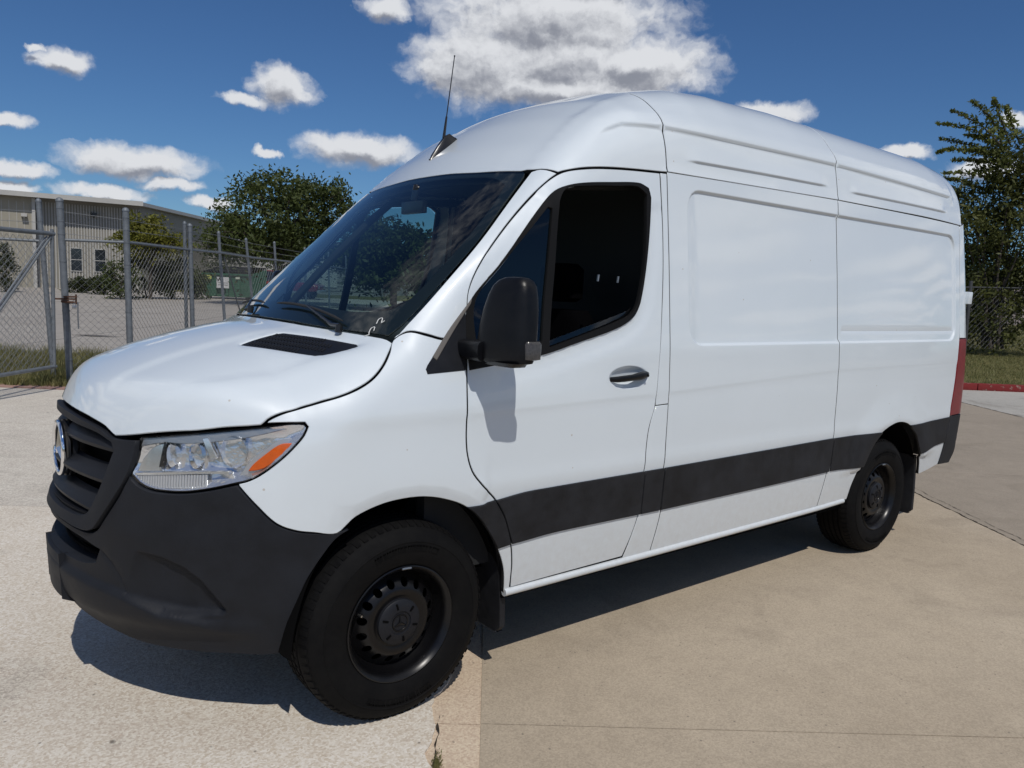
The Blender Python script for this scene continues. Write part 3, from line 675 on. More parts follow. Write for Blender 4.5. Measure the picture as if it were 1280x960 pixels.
VENT = VENT if area(VENT) > 0 else VENT[::-1]
def topz(xy): xy = np.asarray(xy, float); return solve(np.stack([xy[:, 0], xy[:, 1], xy[:, 0]*0+.6], 1), np.tile([0, 0, 1.], (len(xy), 1)), 0, 3, 26)
vf = NOSE.uv(topz(VENT)); vf = np.vstack([vf, vf[:1]]); vf2 = NOSE.uv(topz(VENT*[1, -1])); vf2 = np.vstack([vf2, vf2[:1]])
hc = NOSE.uv(topz([(.12, .80), (.388, .735), (.652, .66), (.853, .47)])); hc2 = hc*[-1, 1]
panel('hood', hood_full, M['paint'], VAN, chart=NOSE, res=.026, gap=.0035, disp=d_hood, mirror=False, corner=40, feat=[(vf, (-.004, .003, .01)), (vf2, (-.01, -.003, .004)), (hc, (-.03, 0, .03)), (hc2, (-.03, 0, .03))])
for s in (1, -1):
    P0 = topz(inset(VENT, .004)*[1, s]); 
    vt = panel('hood_vent', [tuple(p) for p in P0], M['grille'], VAN, chart=NOSE, off=-.004, gap=0, fold=.004, mirror=False, raw=True, res=.03)
    b = MB(); c0 = np.array([.395, .392]); e_long = np.array([.245, .722])-c0
    L = np.linalg.norm(e_long); el = e_long/L; ew = np.array([-el[1], el[0]])*1.0
    if (np.array([.09, .75])-c0)@ew < 0: ew = -ew
    for row in range(4):
        for k in range(22):
            p = c0+el*(.02+k*(L-.02)/22)+ew*(.004+row*.037)
            p2 = p+ew*.026+el*-.004
            if not inside(np.array([p, p2]), inset(VENT, .010)).all(): continue
            q = topz([p*[1, s], p2*[1, s]]); n = grad(q)
            b.tube([q[0]-n[0]*.003, q[1]-n[1]*.003], .0028, 5)
    b.build('vent_slat', M['bumper'], vt, smooth=False)['kind'] = 'stuff'
cowl_n = [(.165, 0, 1.474), (.130, .378, 1.469), (.077, .596, 1.461), (.048, .707, 1.457), (.02, .812, 1.452), (.004, .820, 1.455), (.030, .73, 1.458), (.068, .60, 1.462), (.118, .38, 1.470), (.150, 0, 1.478)]
b = MB()
cx = [(x, y) for x, y in zip([.12, .13, .155, .19, .155, .13, .12], [0]*7)]
v = []; f = []
ys = np.linspace(-.80, .80, 33)
for i, y in enumerate(ys):
    xb = .150-.22*y*y; z = 1.460-.03*y*y
    v += [(xb+.05, y, z-.045), (xb+.045, y, z-.012), (xb+.01, y, z-.004), (xb-.02, y, z-.006), (xb-.05, y, z-.03)]
for i in range(32):
    for k in range(4): f.append((i*5+k, i*5+k+1, i*5+6+k, i*5+5+k))
b.add(v, f); b.build('cowl', M['grille'], VAN)
# wipers
def surf_top(x, y, h=.0):
    P = topz([(x, y)]); n = grad(P); return P[0]+n[0]*h
for k, (a, t1, t2) in enumerate((((.10, .60), (.055, .56), (.085, -.03)), ((.135, -.25), (.08, -.20), (-.01, -.74)))):
    b = MB(); pv = surf_top(*a, .01); b.tube([pv, pv+np.array([-.005, 0, .03])], .014, 10)
    mid = np.array([(t1[0]+t2[0])/2, (t1[1]+t2[1])/2])
    p1 = surf_top(a[0]-.01, a[1]-.06, .024); pm = surf_top(mid[0], mid[1], .022)
    b.tube([pv+np.array([-.005, 0, .028]), p1, (p1+pm)/2, pm], [.009, .008, .006, .005], 8); w = b.build('wiper', M['gloss'], VAN)
    b = MB(); n = 9; pts = [surf_top(t1[0]+(t2[0]-t1[0])*i/n, t1[1]+(t2[1]-t1[1])*i/n, .016) for i in range(n+1)]
    b.tube(pts, [.003]+[.006]*(n-1)+[.003], 6); b.build('wiper_blade', M['seal'], w)
# small white marking on the glass corner
b = MB()
for pts in ([(.052, .722), (.040, .735), (.032, .722), (.020, .716), (.012, .728), (.022, .738)], [(.002, .722), (-.012, .715), (-.020, .728), (-.008, .742), (-.018, .75)]):
    sp = smooth_poly(pts, .004, 90, False); b.tube([surf_top(x, y, .003) for x, y in sp], .0018, 5)
b.build('glass_marking', simple('white_mark', (.7, .7, .68), .6), VAN)
# ------------------------------------------------------------------ nose
GOUT = [(.81, .545, 1.084), (.82, .545, 1.028), (.842, .527, .951), (.869, .486, .879), (.904, .423, .787), (.923, .385, .742), (.935, .35, .728), (.952, .30, .724), (.986, .16, .730), (.995, 0, .732)]
GTOP = [(.965, 0, 1.128), (.955, .155, 1.126), (.932, .292, 1.115), (.903, .385, 1.098), (.890, .420, 1.082), (.86, .47, 1.078)]
ho = [(.955, 0, 1.118), (.945, .155, 1.116), (.925, .292, 1.105), (.895, .390, 1.088), (.884, .430, 1.072)]
def ring_full(near): near = [tuple(p) for p in near]; return near+[(x, -y, z) for x, y, z in near[::-1] if abs(y) > 1e-6]
outer = ring_full(GTOP+GOUT)
outer = [p for i, p in enumerate(outer) if i == 0 or True]
# order: from the top centre down the near side to the bottom centre, then up the far side
inn_n = [(.965, 0, 1.098), (.94, .2, 1.094), (.91, .36, 1.082), (.878, .435, 1.060), (.871, .45, 1.033), (.904, .412, .915), (.938, .340, .795), (.955, .29, .775), (.98, .16, .772), (.99, 0, .774)]
inner = ring_full(inn_n)
def d_gr(P): return .010*sstep(segdist(CYL.uv(P), CYL.uv(inner)), .0, .05)
GR = empty('grille', parent=VAN)
panel('grille_surround', outer, M['bumper'], GR, chart=CYL, res=.03, gap=.003, fold=.05, off=.006, disp=d_gr, holes=[inner], mirror=False, hole_fold=.075, corner=38)
def front_pt(y, z, depth=0):
    P = solve(np.array([[-.2, y, z]]), np.array([[1., 0, 0]]), 0, 2, 26); return P[0]-np.array([depth, 0, 0])
def blade(z0, z1, zend, ymax0, ymax1):
    # one louvre: a slanted plate that follows the nose, its lower lip standing proud
    v = []; f = []; n = 24
    for i in range(n+1):
        t = -1+2*i/n; y0 = t*ymax0; y1 = t*ymax1; sag = (zend)*abs(t)**2.2
        a = front_pt(y0, z0-sag*.6, .060); b_ = front_pt((y0+y1)/2, (z0+z1)/2-sag, .018); c = front_pt(y1, z1+.012-sag, .006); d = front_pt(y1, z1-sag, .010); e = front_pt(y1, z1-.006-sag, .035)
        v += [a, b_, c, d, e]
    for i in range(n):
        for k in range(4): f.append((i*5+k, i*5+k+1, i*5+6+k, i*5+5+k))
    b = MB(); b.add(v, f); return b.build('louvre', M['grille'], GR, ang=25)
blade(1.092, 1.034, .010, .435, .440)
blade(.972, .920, .012, .430, .410)
blade(.866, .812, .020, .385, .355)
blade(.800, .776, .004, .32, .31)
b = MB()
v = []; f = []
for i in range(25):
    t = -1+2*i/24; v += [front_pt(t*.50, 1.10, .09), front_pt(t*.50, .74, .09)]
for i in range(24): f.append((2*i, 2*i+1, 2*i+3, 2*i+2))
b.add(v, f); b.build('grille_back', M['black'], GR)
# star emblem in its ring
b = MB(); zc = .969; xc = front_pt(0, zc)[0]-.010; rr = .100
b.tube([(xc-.006*math.cos(a)*0, rr*math.sin(a), zc+rr*math.cos(a)) for a in np.linspace(0, 2*math.pi, 49)], .010, 10, cap=False)
for k in range(3):
    a = R(120*k); tip = np.array([xc, rr*math.sin(a), zc+rr*math.cos(a)]); cpt = np.array([xc, 0, zc]); side = np.array([0, math.cos(a), -math.sin(a)])
    hub_l = cpt+side*.019; hub_r = cpt-side*.019; top_ = cpt+np.array([.012, 0, 0]); bk = cpt-np.array([.008, 0, 0])
    b.add([tip, hub_l, top_, hub_r, bk], [(0, 2, 1), (0, 3, 2), (0, 1, 4), (0, 4, 3)])
emb_o = b.build('star_emblem', M['chrome'], GR, ang=40)
b = MB(); b.lathe([(.0001, -.02), (.110, -.022), (.110, -.014), (.092, -.012), (.0001, -.014)], (xc, 0, zc), axis='x', n=40); b.build('emblem_base', M['grille'], GR)
b = MB(); b.tube([(xc-.045, 0, zc), (xc-.03, 0, zc)], .110, 32); b.build('emblem_mount', M['grille'], GR)
# bumper
BT = [(.995, 0, .726), (.986, .16, .724), (.952, .30, .718), (.935, .352, .722), (.922, .388, .737), (.903, .427, .787), (.868, .490, .879), (.842, .531, .951), (.839, .530, .960), (.823, .560, .933), (.799, .597, .918), (.763, .645, .914), (.711, .704, .918), (.65, .762, .933), (.572, .822, .958), (.566, .826, .950), (.52, .862, .883), (.46, .894, .819), (.40, .917, .793), (.347, .935, .784), (.29, .95, .780), (.223, .962, .784)]
ARCHB = side3([(.268, .755), (.310, .700), (.356, .62), (.385, .54), (.409, .452), (.418, .37)])+[(.42, .84, .327)]
BB = [(.45, .822, .322), (.575, .728, .314), (.70, .59, .310), (.802, .461, .311), (.882, .336, .33), (.925, .20, .345), (.945, .1, .35), (.95, 0, .352)]
b_near = BT+ARCHB+BB
INT_n = [(1.0, 0, .705), (.985, .16, .702), (.95, .30, .690), (.914, .396, .668), (.924, .372, .615), (.945, .31, .600), (.975, .19, .595), (.99, 0, .595)]
intake = ring_full(INT_n)
INS = CYL.uv([(.912, .402, .668), (.888, .449, .631), (.868, .479, .59), (.849, .5, .528)])
def d_bump(P):
    q = CYL.uv(P); qa = q*[np.sign(1), 1]; q = np.stack([np.abs(q[:, 0]), q[:, 1]], 1); z = q[:, 1]; u = q[:, 0]
    d = np.zeros(len(P))
    i = inside(q, FOGC); sd = segdist(q, FOGC)
    d -= np.where(i, .027*sstep(sd, 0, .020)*sstep(u, FOGC[:, 0].min()-.01, FOGC[:, 0].min()+.20), 0)
    # ledge below the intake, lip below it
    zl = np.interp(u, [0, .25, .42, .56, .75, .95], [.575, .562, .545, .512, .470, .470])
    w = sstep(-u, -.98, -.80)
    d += w*.020*sstep(zl-z, -.004, .03)*sstep(z, .36, .44)
    d -= w*.010*sstep(.46-z, .0, .06)*sstep(-u, -1.0, -.8)
    # groove of the tow-hook cover
    d -= .004*np.exp(-(segdist(q, INS, False)/.0035)**2)
    # brow round the headlight
    dh = segdist(q, CYL.uv(HL)); d += .006*sstep(dh, .10, .03)
    return d
fogline = np.vstack([FOGC, FOGC[:1]])
panel('front_bumper', ring_full(b_near), M['bumper'], VAN, chart=CYL, res=.028, gap=.0022, fold=.03, disp=d_bump, holes=[intake], mirror=False, hole_fold=.09, corner=38, off=.003,
      feat=[(fogline, (-.016, -.010, -.005, 0, .005, .010, .016)), (fogline*[-1, 1], (-.016, -.010, -.005, 0, .005, .010, .016)), (INS, (-.006, 0, .006)), (INS*[-1, 1], (-.006, 0, .006)), ([(u, z) for u, z in ((-.75, .470), (-.56, .512), (-.42, .545), (-.25, .562), (0, .575), (.25, .562), (.42, .545), (.56, .512), (.75, .470))], (-.034, -.026, -.018, -.010, -.003, .004, .012, .02))])
b = MB(); v = []; f = []
for i in range(17):
    t = -1+2*i/16; v += [front_pt(t*.42, .72, .11), front_pt(t*.42, .58, .11)]
for i in range(16): f.append((2*i, 2*i+1, 2*i+3, 2*i+2))
b.add(v, f); b.build('intake_back', M['black'], VAN)
for z in (.675, .645, .617):
    b = MB(); b.tube([front_pt(t*.385, z, .055) for t in np.linspace(-1, 1, 17)], .007, 6); b.build('intake_bar', M['black'], VAN)
# licence plate carrier
v = []; f = []; n = 8
for i in range(n+1):
    y = -.15+.30*i/n; p = front_pt(y, .50)[0]
    v += [(p+.002, y, .592), (p+.026, y, .590), (p+.018, y, .418), (p-.02, y, .400)]
for i in range(n):
    for k in range(4): f.append((i*4+k, i*4+(k+1) % 4, i*4+4+(k+1) % 4, i*4+4+k))
f += [(0, 1, 2, 3), (n*4+3, n*4+2, n*4+1, n*4)]
MB().add(v, f).build('plate_carrier', M['bumper'], VAN, bevel=.004)
# headlights
HLc = FEND.uv(HL)
def hl_split(): pass
for s in (1, -1):
    H = empty('headlight', parent=VAN)
    def mir(P): return [(x, s*y, z) for x, y, z in P]
    def pan(name, out, mat, **k):
        o = panel(name, out, mat, H, chart=CYL, mirror=False, **k)
        if s < 0:
            for vv in o.data.vertices: vv.co.y *= -1
            o.data.flip_normals()
        return o
    pan('lens_cover', HL, M['lens'], res=.035, gap=.002, fold=.01, off=.002, corner=48)
    pan('lamp_seal', HL, M['black'], res=.03, gap=-.001, fold=.03, off=-.004, corner=48, holes=[[tuple(p) for p in CYL.at(inset(CYL.uv(HL)[::-1] if area(CYL.uv(HL)) < 0 else CYL.uv(HL), .005))]])
    HLU = CYL.uv(HL); HLU = HLU if area(HLU) > 0 else HLU[::-1]
    lu = np.array([CYL.uv([p])[0] for p in [(.833, .538, .972), (.765, .633, .981), (.648, .755, .992), (.560, .828, .978)]])
    def d_housing(P):
        q = CYL.uv(P); d = -.014-.024*sstep(segdist(q, HLU), .0, .035)
        zs = np.interp(q[:, 0], lu[:, 0], lu[:, 1]); d += .008*sstep(zs-q[:, 1], -.004, .006)
        # upper brow of the housing
        return d+.012*np.exp(-((q[:, 1]-zs-.006)/.008)**2)+.010*sstep(q[:, 0], .93, .97)
    pan('lamp_housing', HL, M['reflector'], res=.016, gap=.001, fold=.03, disp=d_housing, corner=48)
    # ribbed daytime strip
    b = MB(); us = np.linspace(lu[0, 0]+.012, lu[2, 0]-.01, 26)
    for u in us:
        zt = np.interp(u, lu[:, 0], lu[:, 1])-.006; zb_ = np.interp(u, HLU[np.argsort(HLU[:, 0]), 0][:1], [0]) if False else zt-.048
        for _ in range(30):
            if inside(np.array([[u, zb_]]), inset(HLU, .006))[0]: break
            zb_ += .002
        if zt-zb_ < .01: continue
        q = CYL.at(np.array([[u, zt], [u, zb_]])); g = grad(q); q = q-g*.014
        b.tube([q[0], q[1]], .0048, 6)
    for i in range(len(b.v)): b.v[i] = (b.v[i][0], s*b.v[i][1], b.v[i][2])
    b.build('running_light', simple('ribbed_clear', (.55, .57, .60), .2, metal=.4), H)['kind'] = 'stuff'
    pan('lamp_bezel', [(.812, .541, 1.090), (.818, .541, 1.058), (.80, .565, 1.066), (.76, .61, 1.080), (.70, .68, 1.084), (.62, .76, 1.098), (.52, .84, 1.122), (.43, .893, 1.150), (.49, .850, 1.152), (.682, .698, 1.119)], simple('lamp_bezel_grey', (.30, .32, .35), .25, metal=.5), res=.015, gap=.001, fold=.012, off=-.012, corner=50)
    # inner plates: crescent, divider, side wall, ledge; some imitate reflections in the chrome
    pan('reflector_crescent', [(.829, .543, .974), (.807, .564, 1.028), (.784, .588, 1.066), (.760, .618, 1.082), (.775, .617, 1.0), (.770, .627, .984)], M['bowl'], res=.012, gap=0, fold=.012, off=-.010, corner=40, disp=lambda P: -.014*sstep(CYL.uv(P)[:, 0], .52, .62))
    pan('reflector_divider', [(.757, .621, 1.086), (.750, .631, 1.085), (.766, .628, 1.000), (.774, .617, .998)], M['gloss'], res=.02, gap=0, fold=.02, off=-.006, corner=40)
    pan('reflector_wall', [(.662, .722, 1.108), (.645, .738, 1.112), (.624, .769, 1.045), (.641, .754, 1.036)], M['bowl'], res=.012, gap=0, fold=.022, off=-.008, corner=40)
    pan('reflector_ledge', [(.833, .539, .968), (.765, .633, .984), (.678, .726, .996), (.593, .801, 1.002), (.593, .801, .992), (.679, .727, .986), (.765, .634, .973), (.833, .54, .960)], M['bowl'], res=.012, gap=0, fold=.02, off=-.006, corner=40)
    for (c, r, dep, sq) in (((.742, .648, 1.040), .040, .045, .55), ((.582, .802, 1.068), .056, .06, .85), ((.680, .712, 1.045), .045, .05, .6)):
        P = CYL.at(CYL.uv([c])); g = grad(P); o_ = P[0]-g[0]*.014
        ax = Vector((g[0][0]*.75+.2, g[0][1]*.75, 0)).normalized(); q = ax.to_track_quat('Z', 'Y').to_matrix()
        m = MB(); m.lathe([(r, .002), (r*.97, 0), (r*.86, -dep*.4), (r*.6, -dep*.75), (r*.25, -dep), (.0001, -dep*1.02)], axis='z', n=28)
        m.v = [(x*sq, y, z) for x, y, z in m.v]
        m.v = [tuple(q @ Vector(p)+Vector(o_)) for p in m.v]; m.v = [(x, s*y, z) for x, y, z in m.v]
        m.build('lamp_bowl', M['chrome'] if sq == .6 else M['bowl'], H)
    AMB = [(.544, .836, 1.003), (.532, .843, 1.024), (.493, .864, 1.063), (.451, .888, 1.097), (.416, .906, 1.102), (.425, .903, 1.085), (.46, .887, 1.049), (.491, .871, 1.02), (.515, .858, 1.008)]
    pan('turn_signal', AMB, M['amber'], res=.015, gap=0, fold=.02, off=-.012, corner=50)
    AMB2 = inset(CYL.uv(AMB)[::-1] if area(CYL.uv(AMB)) < 0 else CYL.uv(AMB), -.016)
    pan('signal_bezel', [tuple(p) for p in AMB2], M['silver'], res=.015, gap=0, fold=.02, off=-.022, corner=50)
# ------------------------------------------------------------------ door handle, mirror, aerial
for s in (1, -1):
    yy = float(SIDE.at(np.array([(-1.15, 1.28)]))[0, 1])
    b = MB(); pts = [(-1.035, yy-.006, 1.272), (-1.06, yy+.012, 1.273), (-1.10, yy+.020, 1.276), (-1.15, yy+.022, 1.279), (-1.20, yy+.018, 1.283), (-1.24, yy+.010, 1.286), (-1.272, yy-.004, 1.287)]
    b.tube([(x, s*y, z) for x, y, z in pts], [.012, .016, .017, .017, .022, .022, .014], 12, flat=.8)
    h = b.build('door_handle', M['mirror_plastic'], VAN)
    b = MB(); b.tube([(-1.245, s*(yy+.020), 1.286), (-1.245, s*(yy+.031), 1.286)], .007, 10); b.build('lock', M['steel'], h)
def skin_box(secs, n=28):
    # loft of superellipse sections: (centre, half a, half b, axis a, axis b, exponent)
    v = []; f = []
    for c, a, b_, A, B, e in secs:
        for k in range(n):
            t = 2*math.pi*k/n; ca, sa = math.cos(t), math.sin(t)
            p = np.array(c)+np.array(A)*a*np.sign(ca)*abs(ca)**(2/e)+np.array(B)*b_*np.sign(sa)*abs(sa)**(2/e); v.append(tuple(p))
    m = len(secs)
    for i in range(m-1):
        for k in range(n): f.append((i*n+k, i*n+(k+1) % n, (i+1)*n+(k+1) % n, (i+1)*n+k))
    f += [tuple(range(n))[::-1], tuple((m-1)*n+k for k in range(n))]
    return v, f
def make_mirror(s):
    MR = empty('side_mirror', parent=VAN)
    # housing: bulged shell facing forwards; sections stacked in z
    secs = []; A = (1, 0, 0); B = (-.30*s, 1, 0)
    zs = [1.379, 1.384, 1.40, 1.45, 1.52, 1.58, 1.63, 1.665, 1.685, 1.696, 1.699]
    cy = [1.118, 1.116, 1.113, 1.111, 1.110, 1.112, 1.116, 1.120, 1.124, 1.128, 1.130]
    hy = [.080, .100, .106, .107, .103, .096, .086, .075, .060, .040, .014]
    hx = [.036, .048, .054, .058, .058, .056, .052, .046, .037, .025, .009]
    for z, c, a, b_ in zip(zs, cy, hy, hx): secs.append(((-.325-.10*(z-1.4), s*c, z), b_, a, A, B, 3.0))
    v, f = skin_box(secs, 40); MB().add(v, f).build('mirror_housing', M['mirror_plastic'], MR, ang=60)
    b = MB(); b.box((-.392, min(s*1.05, s*1.17), 1.42), (-.389, max(s*1.05, s*1.17), 1.62)); 
    b.build('mirror_glass', M['chrome'], MR, bevel=.0)
    v, f = skin_box([((-.285, s*y, 1.418+dz), h, w, (1, 0, 0), (0, 0, 1), 4) for y, dz, h, w in ((.88, .0, .050, .036), (.94, .0, .052, .038), (1.00, 0, .050, .039), (1.03, .0, .052, .040), (1.06, 0, .05, .038))], 24)
    MB().add(v, f).build('mirror_arm', M['mirror_plastic'], MR, ang=50)
    v, f = skin_box([((-.372, s*1.208, z), hx_, hy_, (1, 0, 0), (0, 1, 0), 3.5) for z, hx_, hy_ in ((1.396, .018, .012), (1.40, .036, .021), (1.455, .038, .022), (1.466, .032, .016))], 20)
    MB().add(v, f).build('mirror_signal', simple('smoked_lens', (.055, .052, .05), .25, .3, 120), MR, ang=50)
    v, f = skin_box([((-.325, s*1.113, z), hx_, hy_, (1, 0, 0), (0, 1, 0), 3.5) for z, hx_, hy_ in ((1.366, .02, .06), (1.370, .046, .090), (1.384, .050, .100))], 20)
    MB().add(v, f).build('mirror_foot', M['gloss'], MR, ang=50)
make_mirror(1); make_mirror(-1)
AE = empty('aerial', parent=VAN)
pa = surf_top(-.79, -.19); pb = surf_top(-.955, -.205)
d_ = nrm(pb-pa); n_ = grad(np.array([pa]))[0]; w_ = np.cross(d_, n_)
v = []; 
for t, h, w in ((0, .004, .010), (.15, .016, .022), (.5, .036, .028), (.78, .050, .026), (.92, .046, .022), (1.0, .010, .018)):
    c = pa+(pb-pa)*t
    v += [c+w_*w-n_*.006, c+w_*w*.45+n_*h, c-w_*w*.45+n_*h, c-w_*w-n_*.006]
f = [(0, 1, 2, 3), (23, 22, 21, 20)]
for i in range(5):
    for k in range(4): f.append((i*4+k, i*4+(k+1) % 4, i*4+4+(k+1) % 4, i*4+4+k))
MB().add(v, f).build('aerial_base', M['gloss'], AE, bevel=.003)
p0 = pa+(pb-pa)*.72+n_*.045
b = MB(); tip = p0+np.array([-.052, .0, .432]); m_ = p0+(tip-p0)*.26
b.tube([p0, m_], [.0085, .0055], 8); b.tube([m_, tip-(tip-p0)*.01], [.0032, .0026], 8); b.tube([tip-(tip-p0)*.012, tip], .0042, 8); b.build('aerial_mast', M['gloss'], AE)
# ------------------------------------------------------------------ wheels
WY = .964
def make_wheel(x, s):
    Wh = empty('wheel', (x, 0, .380), parent=VAN)
    Y = s*WY
    b = MB(); sg = s
    prof = [(.218, -.012), (.226, -.002), (.236, .004), (.262, .012), (.292, .016), (.318, .014), (.3195, .0155), (.3225, .0155), (.324, .012), (.345, .004), (.362, -.008), (.372, -.020), (.3805, -.034), (.3845, -.050)]
    # tread with four grooves
    for g0 in (-.074, -.108, -.142, -.176):
        prof += [(.3865, g0+.012), (.3865, g0+.0055), (.379, g0+.0045), (.379, g0-.0045), (.3865, g0-.0055)]
    prof += [(.3845, -.205), (.3805, -.221), (.372, -.235), (.345, -.255), (.30, -.266), (.24, -.258), (.218, -.243)]
    b.lathe([(r, s*h) for r, h in prof], (0, Y, 0), n=96)
    ty = b.build('tyre', M['tyre'], Wh, ang=28)
    # shoulder tread blocks
    b = MB()
    for k in range(72):
        a = 2*math.pi*k/72
        for (r0, h0, r1, h1, da) in ((.3855, -.052, .3735, -.018, .030), (.3855, -.203, .3735, -.237, .030)):
            for q in (0,):
                a0, a1 = a, a+da; rr0, rr1 = r0+.0022, r1+.0035
                P = [(rr0*math.cos(a0), Y+s*h0, rr0*math.sin(a0)), (rr0*math.cos(a0+.05), Y+s*h0, rr0*math.sin(a0+.05)), (rr1*math.cos(a0+.055), Y+s*(h1+.0015), rr1*math.sin(a0+.055)), (rr1*math.cos(a0+.006), Y+s*(h1+.0015), rr1*math.sin(a0+.006))]
                Q = [(p[0]*.985, p[1]-s*.002*0, p[2]*.985) for p in P]
                b.add(P+Q, [(0, 1, 2, 3), (0, 4, 5, 1), (1, 5, 6, 2), (2, 6, 7, 3), (3, 7, 4, 0)])
        # sipes: small raised bars across the ribs
        for g0 in (-.091, -.125, -.159):
            a0 = a+(.02 if g0 == -.125 else 0)
            P = [(.3885*math.cos(t), Y+s*(g0+h), .3885*math.sin(t)) for t, h in ((a0, .0095), (a0+.062, .0095), (a0+.070, -.0095), (a0+.008, -.0095))]
            Q = [(p[0]*.99, p[1], p[2]*.99) for p in P]
            b.add(P+Q, [(0, 1, 2, 3), (0, 4, 5, 1), (1, 5, 6, 2), (2, 6, 7, 3), (3, 7, 4, 0)])
    b.build('tread', M['tyre'], ty, smooth=False)['kind'] = 'stuff'
    # raised moulding on the sidewall
    b = MB(); rs = random.Random(3)
    for a_start, a_end in ((R(65), R(118)), (R(245), R(298))):
        a = a_start
        while a < a_end:
            w = rs.uniform(.02, .045); r0, r1 = .286, .309
            for q in range(rs.choice((2, 3))):
                aa = a+q*w*.42
                P = [(r*math.cos(t), Y+s*.0175, r*math.sin(t)) for r, t in ((r0, aa), (r1, aa), (r1, aa+.009), (r0, aa+.009))]
                Q = [(p[0], Y+s*.012, p[2]) for p in P]
                b.add(P+Q, [(0, 1, 2, 3), (0, 4, 5, 1), (1, 5, 6, 2), (2, 6, 7, 3), (3, 7, 4, 0)])
            P = [(r*math.cos(t), Y+s*.0175, r*math.sin(t)) for r, t in ((r1-.006, a), (r1, a), (r1, a+w*.7), (r1-.006, a+w*.7))]; Q = [(p[0], Y+s*.012, p[2]) for p in P]
            b.add(P+Q, [(0, 1, 2, 3), (0, 4, 5, 1), (1, 5, 6, 2), (2, 6, 7, 3), (3, 7, 4, 0)])
            a += w*1.35
    b.build('sidewall_moulding', M['tyre'], ty, smooth=False)['kind'] = 'stuff'
    # rim barrel and flange
    b = MB(); b.lathe([(r, s*h) for r, h in [(.224, -.004), (.2265, .003), (.222, .005), (.215, -.001), (.205, -.014), (.200, -.030), (.197, -.050), (.186, -.066), (.180, -.085), (.178, -.12), (.170, -.19)]], (0, Y, 0), n=72)
    rim = b.build('rim', M['steel'], Wh, ang=50)
    # disc with round openings
    def disc_h(r): return np.interp(r, [0, .05, .088, .094, .112, .128, .150, .170, .186], [-.028, -.028, -.028, -.032, -.024, -.025, -.038, -.058, -.072])
    nh = 16; loops = []
    for k in range(nh):
        a = 2*math.pi*(k+.5)/nh; c = np.array([.1495*math.cos(a), .1495*math.sin(a)]); er = c/np.linalg.norm(c); et = np.array([-er[1], er[0]])
        loops.append(np.array([c+er*.0165*math.cos(t)+et*.0155*math.sin(t) for t in np.linspace(0, 2*math.pi, 13)[:-1]]))
    out = np.array([(.186*math.cos(t), .186*math.sin(t)) for t in np.linspace(0, 2*math.pi, 97)[:-1]])
    G = [np.array([(r*math.cos(t), r*math.sin(t)) for t in np.linspace(0, 2*math.pi, int(r*520)+12)[:-1]]) for r in (.03, .05, .07, .085, .092, .100, .112, .120, .128, .137, .150, .162, .174)]
    V = np.concatenate([out]+loops+G); E = []; k = 0
    for l in [out]+loops: E += [(k+i, k+(i+1) % len(l)) for i in range(len(l))]; k += len(l)
    keep = np.ones(len(V), bool)
    for l in loops: keep[k:] &= ~inside(V[k:], inset(l, -.003))
    V = V[keep]
    cv, _, cf, ov, _, _ = delaunay_2d_cdt([Vector(p) for p in V], E, [], 0, 1e-7)
    cv = np.array([tuple(p) for p in cv]); cf = np.array([f for f in cf]); cen = cv[cf].mean(1); ok = np.ones(len(cf), bool)
    for l in loops: ok &= ~inside(cen, l)
    cf = cf[ok]; hh = disc_h(np.hypot(cv[:, 0], cv[:, 1]))
    P = [(p[0], Y+s*h, p[1]) for p, h in zip(cv, hh)]; fs = [tuple(f) for f in cf]
    for l in loops:
        k = len(P); n = len(l); h = disc_h(np.hypot(l[:, 0], l[:, 1]))
        P += [(p[0], Y+s*a_, p[1]) for p, a_ in zip(l, h)]+[(p[0], Y+s*(a_-.006), p[1]) for p, a_ in zip(l, h)]
        fs += [(k+i, k+(i+1) % n, k+n+(i+1) % n, k+n+i) for i in range(n)]
    MB().add(P, fs).build('wheel_disc', M['steel'], Wh, ang=40)
    b = MB(); b.lathe([(r, s*h) for r, h in [(.19, -.14), (.0001, -.14)]], (0, Y, 0), n=24); b.build('brake_drum', M['black'], Wh)
    # centre cap with emblem and slots
    b = MB(); b.lathe([(r, s*h) for r, h in [(.090, -.030), (.089, -.018), (.084, -.014), (.060, -.009), (.046, -.008), (.044, -.013), (.0001, -.013)]], (0, Y, 0), n=48); cap = b.build('centre_cap', M['grille'], Wh, ang=30)
    for k in range(6):
        b = MB()
        a = 2*math.pi*k/6+.3; c, q = math.cos(a), math.sin(a)
        pts = [(r*c+w*-q, Y+s*(-.0065-(r-.060)*.12), r*q+w*c) for r, w in ((.056, -.0035), (.078, -.0035), (.078, .0035), (.056, .0035))]
        low = [(p[0], p[1]-s*.006, p[2]) for p in pts]; b.add(pts+low, [(0, 1, 2, 3), (0, 4, 5, 1), (1, 5, 6, 2), (2, 6, 7, 3), (3, 7, 4, 0)]); b.build('cap_slot', M['black'], cap, smooth=False)
    b = MB()
    b.tube([(.032*math.cos(t), Y-s*.0115, .032*math.sin(t)) for t in np.linspace(0, 2*math.pi, 33)], .0025, 6, cap=False)
    for k in range(3):
        a = R(90+120*k); b.tube([(0, Y-s*.0105, 0), (.031*math.cos(a), Y-s*.0125, .031*math.sin(a))], [.006, .001], 5)
    b.build('cap_emblem', M['steel'], cap)
    # balance weights and valve
    b = MB(); a0 = R(93); pts = [(.218*math.cos(a), Y+s*.004, .218*math.sin(a)) for a in np.linspace(a0-.09, a0+.09, 6)]; b.tube(pts, .0055, 6); b.build('balance_weight', M['bolt'], rim)
